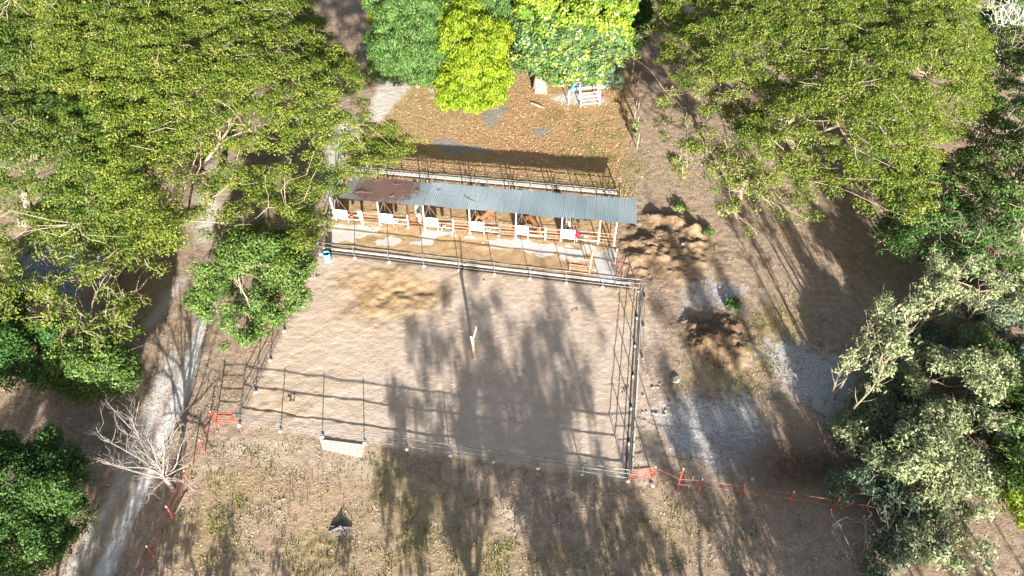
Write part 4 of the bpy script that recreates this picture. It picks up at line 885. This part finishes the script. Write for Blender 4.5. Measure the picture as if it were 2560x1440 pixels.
# ---- right side thicket
RT = [('pale leaved tree at the right edge level with the arena top', [(2420, 700, 5.5, 2.8, 2.4, 2.2), (2500, 740, 5, 2.4, 2.2, 2.0), (2380, 740, 4.5, 1.8, 1.6, 1.6), (2530, 690, 5, 1.8, 1.8, 1.8)], 'pale', 51),
      ('dark blue green tree left of the pale trees', [(2290, 830, 1.6, 1.8, 1.5, 1.2), (2250, 850, 1.4, 1.4, 1.2, 1.0), (2370, 840, 2.0, 1.7, 1.5, 1.3)], 'deep', 52),
      ('large pale green tree in the middle of the right thicket', [(2400, 960, 5.5, 2.9, 2.5, 2.4), (2330, 1010, 4.6, 2.2, 2, 2.0), (2460, 930, 5.2, 2.2, 2, 2)], 'pale', 53),
      ('lime tinted tree in the right thicket', [(2470, 880, 5.8, 1.2, 1, 1.6), (2500, 960, 5, 1.6, 1.5, 1.6), (2530, 1040, 4.5, 2, 2, 2.2)], 'bright', 54),
      ('dark tree at the thicket edge near the shadow streaks', [(2230, 960, 2.0, 1.8, 1.6, 1.5), (2190, 1030, 1.7, 1.5, 1.4, 1.4), (2240, 1040, 2.1, 1.5, 1.5, 1.4)], 'deep', 55),
      ('pale shrubby tree projecting left towards the burnt ground', [(2150, 1075, 2.2, 1.4, 1.2, 1.2), (2190, 1130, 2.1, 1.6, 1.4, 1.3), (2230, 1170, 2.0, 1.5, 1.3, 1.3)], 'pale', 56),
      ('wide pale tree low in the right thicket', [(2350, 1100, 4.4, 2.6, 2.3, 2.2), (2290, 1130, 3.6, 1.9, 1.6, 1.8), (2430, 1080, 4.6, 2.2, 2, 2.2)], 'pale', 57),
      ('shaded blue green bush at the end of the right red fence', [(2160, 1225, 1.5, 1.6, 1.2, 1.3), (2210, 1250, 1.5, 1.7, 1.2, 1.4), (2100, 1215, 1.4, 1.0, .9, 1.1)], 'deep', 58),
      ('sparse pale tree above the leafy ground at the lower right', [(2330, 1210, 3.0, 2.0, 1.6, 1.6), (2420, 1230, 2.8, 1.9, 1.5, 1.4), (2270, 1230, 2.4, 1.4, 1.2, 1.3)], 'pale', 59),
      ('pale green bush at the bottom right', [(2400, 1370, 1.6, 1.6, 1.3, 1.3), (2350, 1320, 1.5, 1.3, 1.1, 1.1), (2290, 1350, 1.3, 1.3, 1.1, 1.1)], 'pale', 60),
      ('dark bush at the bottom right behind the bare shrub', [(2240, 1370, 1.1, 1.2, 1.0, .9), (2170, 1410, .8, 1.0, .8, .7)], 'deep', 61),
      ('green tree at the right edge in the lower half', [(2560, 1160, 4, 1.7, 1.6, 2.2), (2570, 960, 4.5, 1.6, 1.6, 2), (2590, 1060, 4, 1.6, 1.6, 2)], 'bright', 62),
      ('dark low bush under the pale tree at the right edge', [(2440, 810, 1.8, 2.0, 1.6, 1.6), (2530, 830, 2, 1.8, 1.6, 1.8), (2500, 770, 2.4, 1.8, 1.6, 1.8)], 'deep', 64),
      ('dark low bush between the lime tree and the right edge', [(2560, 900, 2, 1.8, 1.6, 2), (2400, 870, 1.6, 1.6, 1.4, 1.4)], 'deep', 65),
      ('green understory bush at the right edge beneath the pale trees', [(2480, 1040, 2.4, 2.0, 1.6, 2), (2540, 1110, 2.4, 1.6, 1.4, 1.8)], 'medium', 66),
      ('dark bush at the right edge under the green tree', [(2480, 640, 1.6, 2.2, 1.8, 1.6), (2380, 650, 1.5, 2.0, 1.8, 1.4), (2550, 720, 2, 1.6, 1.6, 1.8)], 'darkg', 67),
      ('dark tree in shade at the top right behind the white barked tree', [(2490, 60, 3.5, 3, 2.6, 3), (2560, 130, 3, 3, 2.6, 2.8), (2440, 100, 2.4, 1.8, 1.6, 2), (2540, -20, 5, 3, 3, 3)], 'darkg', 68),
      ('pale low shrub at the left rim of the right thicket', [(2180, 1010, 1.2, 1.5, 1.3, 1.0), (2140, 1070, 1.0, 1.4, 1.2, .9), (2220, 960, 1.2, 1.2, 1.1, 1.0)], 'pale', 70),
      ('dark shrub between the pale trees and the burnt ground', [(2240, 1080, 1.8, 1.6, 1.4, 1.4), (2290, 1010, 1.8, 1.5, 1.3, 1.4)], 'deep', 71),
      ('large pale shrub filling the lower part of the right thicket', [(2300, 1180, 2.2, 2.2, 1.8, 1.6), (2380, 1150, 2.4, 2.0, 1.8, 1.6), (2450, 1180, 2.2, 1.7, 1.5, 1.4)], 'pale', 72),
      ('pale tree above the dark bush near the shadow streaks', [(2330, 900, 2.4, 1.6, 1.5, 1.5), (2420, 860, 2.8, 1.8, 1.6, 1.6)], 'pale', 73),
      ('twiggy yellow green tree at the lower right edge', [(2550, 1190, 3, .9, .8, 1.0), (2530, 1240, 2.4, .7, .6, .7), (2580, 1280, 2.4, 1, 1, 1)], 'yellow', 63)]
for lab, els, lm, sd_ in RT:
    els = [(e[0], e[1], e[2] * .62 + .2, e[3], e[4], e[5] * .68) if (sd_ < 64 or sd_ >= 70) else (e[0], e[1], e[2] * .6, e[3], e[4], e[5] * .55) for e in els]
    lowb = sd_ in (60, 61, 58)
    bush(lab, els, L[lm], sd_, sp=.62, per=58, size=.24, asp=.42, cover=.75 if sd_ in (59, 60, 63, 61) else .95, gt=.5 if sd_ in (52, 53, 55, 56, 11) else .43, tr=.1 if lowb else .14, twigs=120, bark='deadwood' if lowb else 'bark', name='bush' if lowb else 'tree', cat='bush' if lowb else 'tree', group=None, fork=.55)

# ---- bare trees
def bare_tree(label, base, tips, tr, mat, seed, name='bare_tree', subs=7, z0=.6, tw=.01):
    r = np.random.default_rng(seed); root = thing(name, label, 'tree', base); mb = MB()
    base = np.array(base); fk = np.array([0, 0, z0])
    mbt = MB(); limb(mbt, (0, 0, -.2), fk, tr, tr * .8, r, 8, 3, .02); mbt.build('trunk', mat, root, True)
    for tip in tips:
        T = np.array(tip) - base; Lg = np.linalg.norm(T); r0 = tr * (.14 + .03 * Lg)
        pts = limb(mb, fk * (.75 + .25 * r.random()), T, r0, .015, r, 6, 9, .06, .03)
        for k in range(subs):
            j = 2 + int(r.integers(0, len(pts) - 3)); a = pts[j]; dr = unit(unit(T) + r.normal(size=3) * .75 + (0, 0, .2)); l2 = Lg * (.12 + .25 * r.random())
            rr0 = r0 * (1 - j / 9) * .5 + .008
            sp2 = limb(mb, a, a + dr * l2, rr0, tw * .8, r, 4, 5, .07, .03)
            for k2 in range(3):
                a2 = sp2[1 + int(r.integers(0, 5))]; d2 = unit(dr + r.normal(size=3) * .7); l3 = l2 * (.25 + .4 * r.random())
                sp3 = limb(mb, a2, a2 + d2 * l3, tw * 1.1, tw * .5, r, 3, 3, .08)
    mb.build('branches', mat, root); return root
bare_tree('leafless bleached tree beside the dirt track at the lower left', G(432, 1225), [G(262, 998, 4.8), G(285, 1020, 4.6), (G(240, 1068, 4.4)), G(190, 1108, 3.6), G(205, 1148, 3.0), G(230, 1085, 3.9), G(348, 1003, 5.2), G(403, 1005, 5.4), G(412, 1003, 4.8), G(300, 1160, 2.4), G(455, 1060, 4.2), G(470, 1100, 3.6), G(520, 1160, 2.6), G(500, 1190, 1.8), G(515, 1230, 1.1), G(365, 1260, .9), G(320, 1045, 5.0), G(385, 1050, 5.6), G(345, 1200, 1.6), G(330, 1110, 4.4)], .19, M['deadwood'], 71, subs=8, z0=1.7, tw=.007)
bare_tree('white barked leafless tree at the top right corner', G(2490, 170), [G(2500, 20, 6), G(2540, 10, 7), G(2560, 60, 6.5), G(2555, 100, 5), G(2480, -30, 7), G(2520, -40, 8), G(2590, -10, 7), G(2480, 90, 4)], .26, M['whitebark'], 72, subs=8, z0=1.5, tw=.02)
bare_tree('pale twiggy bush below the white barked tree', G(2560, 190), [G(2500, 140, 2), G(2530, 130, 2.5), G(2560, 150, 2), G(2590, 160, 2.5), G(2550, 200, 1)], .1, M['whitebark'], 73, 'bare_shrub', 8, .2, .018)
bare_tree('leafless pale shrub in front of the bushes at the bottom right', G(2215, 1385), [G(2190, 1270, 2.6), G(2215, 1275, 2.8), G(2180, 1300, 2.2), G(2240, 1310, 2.0), G(2160, 1340, 1.4), G(2260, 1290, 2.2), G(2200, 1340, 1.6), G(2270, 1370, 1)], .08, M['deadwood'], 74, 'bare_shrub', 6, .2, .01)
bare_tree('leafless shrub in shade at the bottom right beside the dark bush', G(2160, 1430), [G(2095, 1305, 2.4), G(2130, 1305, 2.6), G(2060, 1330, 2.2), G(2045, 1370, 1.6), G(2110, 1370, 1.4)], .07, M['deadwood'], 75, 'bare_shrub', 5, .2, .009)
bare_tree('broken white branch showing among leaves at the right', G(2440, 345), [G(2475, 290, 5), G(2450, 283, 5.2), G(2470, 270, 5.4)], .09, M['deadwood'], 76, 'bare_tree', 3, 2.5)
# slim saplings whose thin trunks stand along the right thicket
sap = [(2060, 1010), (2085, 1000), (2110, 1060), (2150, 1020), (2165, 970), (2190, 950), (2205, 930), (2130, 900), (2240, 860), (2255, 880), (2300, 850), (2320, 780), (2345, 760), (2270, 760), (2380, 850), (2140, 960)]
sm = None
# ---- trees standing south of the picture (their shade falls across the arena and track)
def caster(px, py, y0, zadd=0):
    g_ = G(px, py); dy = g_[1] - y0; t_ = dy / SD[1]
    return np.array([g_[0] - SD[0] * t_, y0, t_ * math.tan(SUN_EL) + zadd])
def shade_tree(label, sh, leafm, seed, y0, base=None, per=46, cover=1.0):
    r = np.random.default_rng(seed); C = []
    for px, py, rad, dn in sh:
        c = caster(px, py, y0 + r.normal() * 2.0); n = int(5.4 * rad ** 2 * dn)
        q = unit(r.normal(size=(n, 3))) * (r.random((n, 1)) ** .4) * np.array([rad, rad * 1.1, rad * .62]); C.append(c + q)
    C = np.vstack(C); b0 = np.array([C[:, 0].mean(), y0, 0]) if base is None else np.array(base)
    root = thing('shade_tree', label, 'tree', b0, 0, 'trees south of the arena'); Cl = C - b0
    R_ = .62 * (.7 + .6 * r.random(len(C)))
    leaves('crown', Cl, R_, per * (R_ / .62) ** 2, .26, leafm, root, 'round', .7, .55, seed)
    skeleton((0, 0, 0), (Cl[:, 0].mean() * .5, 0, Cl[:, 2].min() * .9), Cl, r, .28, root, M['bark'], 6, 5, 70)
shade_tree('tall leafy tree just south of the arena, first in line from the left', [(1100, 760, .9, .9), (1180, 690, .7, .9), (1060, 850, 1.3, 1.2), (1190, 830, 1.6, .8), (1260, 770, 1.0, .7), (1130, 960, 1.9, 1.3), (1010, 1010, 1.2, 1.3), (1060, 1110, 1.9, 1.4), (980, 1180, 1.2, 1.3), (1220, 1060, 2.0, 1.5), (1150, 1200, 2.2, 1.2), (1010, 1300, 1.6, .7), (1250, 940, 1.8, 1.2)], L['guana2'], 81, 5)
shade_tree('tall leafy tree just south of the arena, second in line from the left', [(1390, 760, 1.3, .8), (1450, 720, .9, .7), (1340, 850, 1.4, 1.0), (1420, 900, 1.6, 1.2), (1330, 960, 1.5, 1.3), (1360, 1040, 1.9, 1.5), (1440, 980, 1.0, .9), (1300, 1150, 2.1, 1.3), (1420, 1150, 1.0, .7), (1380, 1260, 2.4, 1.0), (1340, 650, .6, .6), (1450, 1350, 2.4, .8), (1520, 950, .5, .6), (1495, 850, .6, .7)], L['guana2'], 82, 3)
shade_tree('broad tree south east of the arena shading the right gate', [(1560, 1250, 1.6, .7), (1660, 1150, 1.4, .7), (1640, 1350, 1.4, .6), (1760, 1280, 1.5, .8), (1560, 1420, 2.2, .7), (1700, 1030, 1.2, .8), (1640, 900, .9, .7), (1640, 800, 1.0, .5), (1560, 880, .5, .6), (1620, 660, .9, .5), (1530, 650, .7, .5)], L['guana2'], 83, 4)
shade_tree('dense tree south east shading the ash covered ground', [(1830, 1100, 2.2, 1.2), (1780, 960, 1.8, 1.2), (1900, 1200, 2.6, 1.6), (2050, 1150, 2.2, 1.5), (1950, 1020, 1.6, .8), (2000, 1300, 2.6, 1.8), (1880, 1380, 1.8, .9), (2080, 1400, 2.6, 1.6)], L['guana2'], 84, 7)
shade_tree('tree south west shading the dirt track', [(150, 1000, 1.8, 1.3), (60, 1080, 2.2, 1.5), (290, 1030, 1.4, 1.2), (330, 1150, 1.6, 1.3), (200, 1150, 2.2, 1.5), (400, 1260, 1.5, 1.2), (280, 1300, 2.2, 1.5), (380, 1400, 1.6, 1.2), (250, 880, 1.4, .9), (360, 930, .9, .8)], L['bright'], 86, 8)
shade_tree('small tree south west casting patchy shade below the bare tree', [(560, 1400, 1.2, .7), (480, 1330, .8, .7), (720, 1400, .8, .7), (870, 1420, .9, .6), (440, 1190, .6, .7)], L['bright'], 87, 9)
# slim trunks: one kind, copied
tm = MB(); rr_ = np.random.default_rng(9)
tm.tube([(0, 0, -.2), (.1, 0, 2), (-.08, .1, 4.2), (.15, 0, 6.6)], [.085, .07, .05, .02], 5)
for k in range(9): 
    z = 2.2 + k * .5; a = k * 2.4; tm.tube([(0, 0, z), (.5 * math.cos(a), .5 * math.sin(a), z + .8), (.8 * math.cos(a), .8 * math.sin(a), z + 1.5)], [.03, .018, .006], 4)
s0 = thing('slim_tree', 'slim bare stemmed sapling at the edge of the right thicket', 'sapling', (0, 0, 0), 0, 'saplings along the right thicket'); tm.build('trunk', M['bark'], s0)
cc_ = np.column_stack([rr_.normal(size=30) * .3, rr_.normal(size=30) * .3, 4.2 + rr_.random(30) * 3.0])
leaves('crown', cc_, np.full(34, .35), 16, .2, L['pale'], s0, 'round', .7, .5, 3)
sap = sorted(sap); ords = ['first', 'second', 'third', 'fourth', 'fifth', 'sixth', 'seventh', 'eighth', 'ninth', 'tenth', 'eleventh', 'twelfth', 'thirteenth', 'fourteenth', 'fifteenth', 'sixteenth', 'seventeenth']
SL = []
for i in range(26):
    o = copy_tree(s0); o.location = (16 + i * 1.05 + rr_.random(), -12 + 28 * rr_.random(), 0); o.rotation_euler = (rr_.normal() * .04, rr_.normal() * .04, i * 1.9)
    k_ = 1.0 + 1.0 * rr_.random(); o.scale = (k_ * .6, k_ * .6, k_); o.name = 'slender_tree'; o['category'] = 'tree'; SL.append(o); o['group'] = 'slender trees south east of the arena'
for i, o in enumerate(sorted(SL, key=lambda q: q.location.x)): o['label'] = 'slender tree south east of the arena, %s from the %s' % (ords[i] if i < 13 else ords[25 - i], 'left' if i < 13 else 'right')
for i, (a, b_) in enumerate(sap):
    p = G(a, b_); o = s0 if i == 0 else copy_tree(s0)
    o['label'] = 'slim sapling of the right thicket, %s counted from the left' % ords[i]
    o.location = p; o.rotation_euler = (rr_.normal() * .05, rr_.normal() * .05, i * 1.3); k_ = .75 + .5 * rr_.random(); o.scale = (k_, k_, k_)
# small leafy saplings by the stake fence and soil
for i, (a, b_, h_, lab) in enumerate([(1583, 345, 1.6, 'young bright green sapling at the lower end of the stake fence'), (1770, 590, .5, 'small bright green weed on the soil heap'), (1703, 523, .35, 'low bright green weed between stable and soil heap'), (1828, 768, .4, 'dark green weed above the brown heap'), (1697, 418, .5, 'green weed on the slope beyond the stable')]):
    r = np.random.default_rng(90 + i); g = thing('weed' if i else 'sapling', lab, 'plant', G(a, b_)); n = 14; C = np.column_stack([r.normal(size=n) * .3, r.normal(size=n) * .3, h_ * (.4 + .8 * r.random(n))])
    leaves('foliage', C, np.full(n, .28), 22, .2, L['bright' if i != 3 else 'darkg'], g, 'round', .6, .6, 90 + i); mb = MB()
    for c in C: mb.tube([(0, 0, -.05), c], .012, 3)
    mb.build('stems', M['wood'], g)

# ------------------------------------------------------------------ ground cover (stuff)
def gsamp(n, x0, x1, y0, y1, maskarr, r):
    x = r.uniform(x0, x1, n); y = r.uniform(y0, y1, n); j = np.clip(np.searchsorted(gx, x), 0, nx - 1); i = np.clip(np.searchsorted(gy, y), 0, ny - 1)
    k = r.random(n) < maskarr[i, j]; return x[k], y[k], hgt[i, j][k]
r = np.random.default_rng(77)
clump = np.clip((fbm(X, Y, 1.0, 91, 4) - .44) * 4, 0, 1)
gmask = np.clip(grassm * 1.1, 0, 1) * clump + np.clip((fbm(X, Y, .9, 95, 2) - .68) * 6, 0, 1) * .35 * (1 - arena) * (1 - yard) * (1 - stallp) * (Y < 31)
x, y, z = gsamp(460000, -30, 34, 19, 72, gmask * (1 - arena) * (1 - yard) * (1 - stallp), r)
n = len(x); a = r.uniform(0, 6.28, n); h = .05 + .12 * r.random(n); wd = .02 + .03 * r.random(n); ln = r.normal(size=(n, 2)) * .09
B0 = np.stack([x - np.cos(a) * wd, y - np.sin(a) * wd, z - .01], -1); B1 = np.stack([x + np.cos(a) * wd, y + np.sin(a) * wd, z - .01], -1); T_ = np.stack([x + ln[:, 0], y + ln[:, 1], z + h], -1)
me = fast_mesh('grass', np.stack([B0, B1, T_], 1).reshape(-1, 3), np.arange(n * 3).reshape(-1, 3), dict(v=np.repeat(r.random(n), 3)))
tag(obj('grass', me, None, L['grass']), 'short yellow green grass growing in patches on the dusty ground', 'grass', kind='stuff')
# leaf litter
lm_ = np.clip(leafy * (.5 + .5 * leafred), 0, 1) * (1 - stallp) * (1 - greyp) * (1 - whitep * .9)
x, y, z = gsamp(330000, -34, 40, 20, 92, np.clip(lm_ * .75, 0, 1), r); n = len(x); a = r.uniform(0, 6.28, n); s = .05 + .06 * r.random(n)
ux = np.stack([np.cos(a), np.sin(a), r.normal(size=n) * .3], -1); uy = np.stack([-np.sin(a), np.cos(a), r.normal(size=n) * .3], -1); P = np.stack([x, y, z + .03], -1)
s = s[:, None]; q4 = np.stack([P - ux * s, P + uy * s * .5, P + ux * s, P - uy * s * .5], 1)
q4[:, :, 2] = np.maximum(q4[:, :, 2], (z + .004)[:, None])
me = fast_mesh('leaf_litter', q4.reshape(-1, 3), np.arange(n * 4).reshape(-1, 4), dict(v=np.repeat(r.random(n), 4)))
tag(obj('leaf_litter', me, None, L['litter']), 'carpet of fallen orange and brown leaves in the paddock', 'leaf litter', kind='stuff')
L['debris'] = leaf_mat('dry_debris', (.30, .22, .15), (.40, .33, .26), (.55, .46, .36), .05, 2.0, .8, .1)
dm = np.clip(.12 + 1.6 * np.clip(fbm(X, Y, 2.2, 99, 3) - .42, 0, 1), 0, 1) * (1 - arena) * (1 - yard) * (1 - leafy) * (1 - path * .7) * (1 - burnt * .9) * (1 - ash * .6)
x, y, z = gsamp(420000, -36, 40, 19, 92, dm, r); n = len(x); a = r.uniform(0, 6.28, n); s = (.025 + .05 * r.random(n) ** 2)[:, None]
ux = np.stack([np.cos(a), np.sin(a), r.normal(size=n) * .4], -1); uy = np.stack([-np.sin(a), np.cos(a), r.normal(size=n) * .4], -1); P = np.stack([x, y, z + .025], -1)
q4 = np.stack([P - ux * s, P + uy * s * .5, P + ux * s, P - uy * s * .5], 1); q4[:, :, 2] = np.maximum(q4[:, :, 2], (z + .004)[:, None])
me = fast_mesh('dry_debris', q4.reshape(-1, 3), np.arange(n * 4).reshape(-1, 4), dict(v=np.repeat(r.random(n), 4)))
tag(obj('dry_debris', me, None, L['debris']), 'loose dry leaf bits and chips strewn over the bare ground around the arena', 'debris', kind='stuff')
mb = MB(); dr_ = np.random.default_rng(4)
spots = [(725, 993), (729, 1002), (1432, 775), (1565, 968), (1562, 976), (795, 688)]
for a, b_ in spots:
    for k in range(6):
        p = G(a + dr_.normal() * 5, b_ + dr_.normal() * 3); q = .03 + .045 * dr_.random(); p[2] = float(gz(p[0], p[1]))
        mb.lathe([(q * .9, -.03), (q, .02), (q * .6, q * .8), (.01, q)], p, 6)
tag(mb.build('manure', M['mortar']), 'scattered dark droppings on the arena sand', 'manure', kind='stuff')
# dry weed stalks below the arena
mb = MB()
for a, b_ in [(650, 1235), (655, 1240), (675, 1195), (725, 1230), (730, 1225), (750, 1270), (755, 1275), (768, 1265), (772, 1262), (720, 1290), (722, 1300), (760, 1210), (780, 1205), (805, 1200), (795, 1215), (850, 1235), (652, 1300), (670, 1320), (645, 1325), (735, 1250), (860, 1290)]:
    p = G(a, b_)
    for k in range(4): mb.tube([p, p + np.array([r.normal() * .06, r.normal() * .06, .28 + r.random() * .3])], [.008, .004], 3)
tag(mb.build('dry_weeds', M['darkwood']), 'thin dry weed stalks casting long shadows below the arena', 'weeds', kind='stuff')
print('LEAVES', NL)
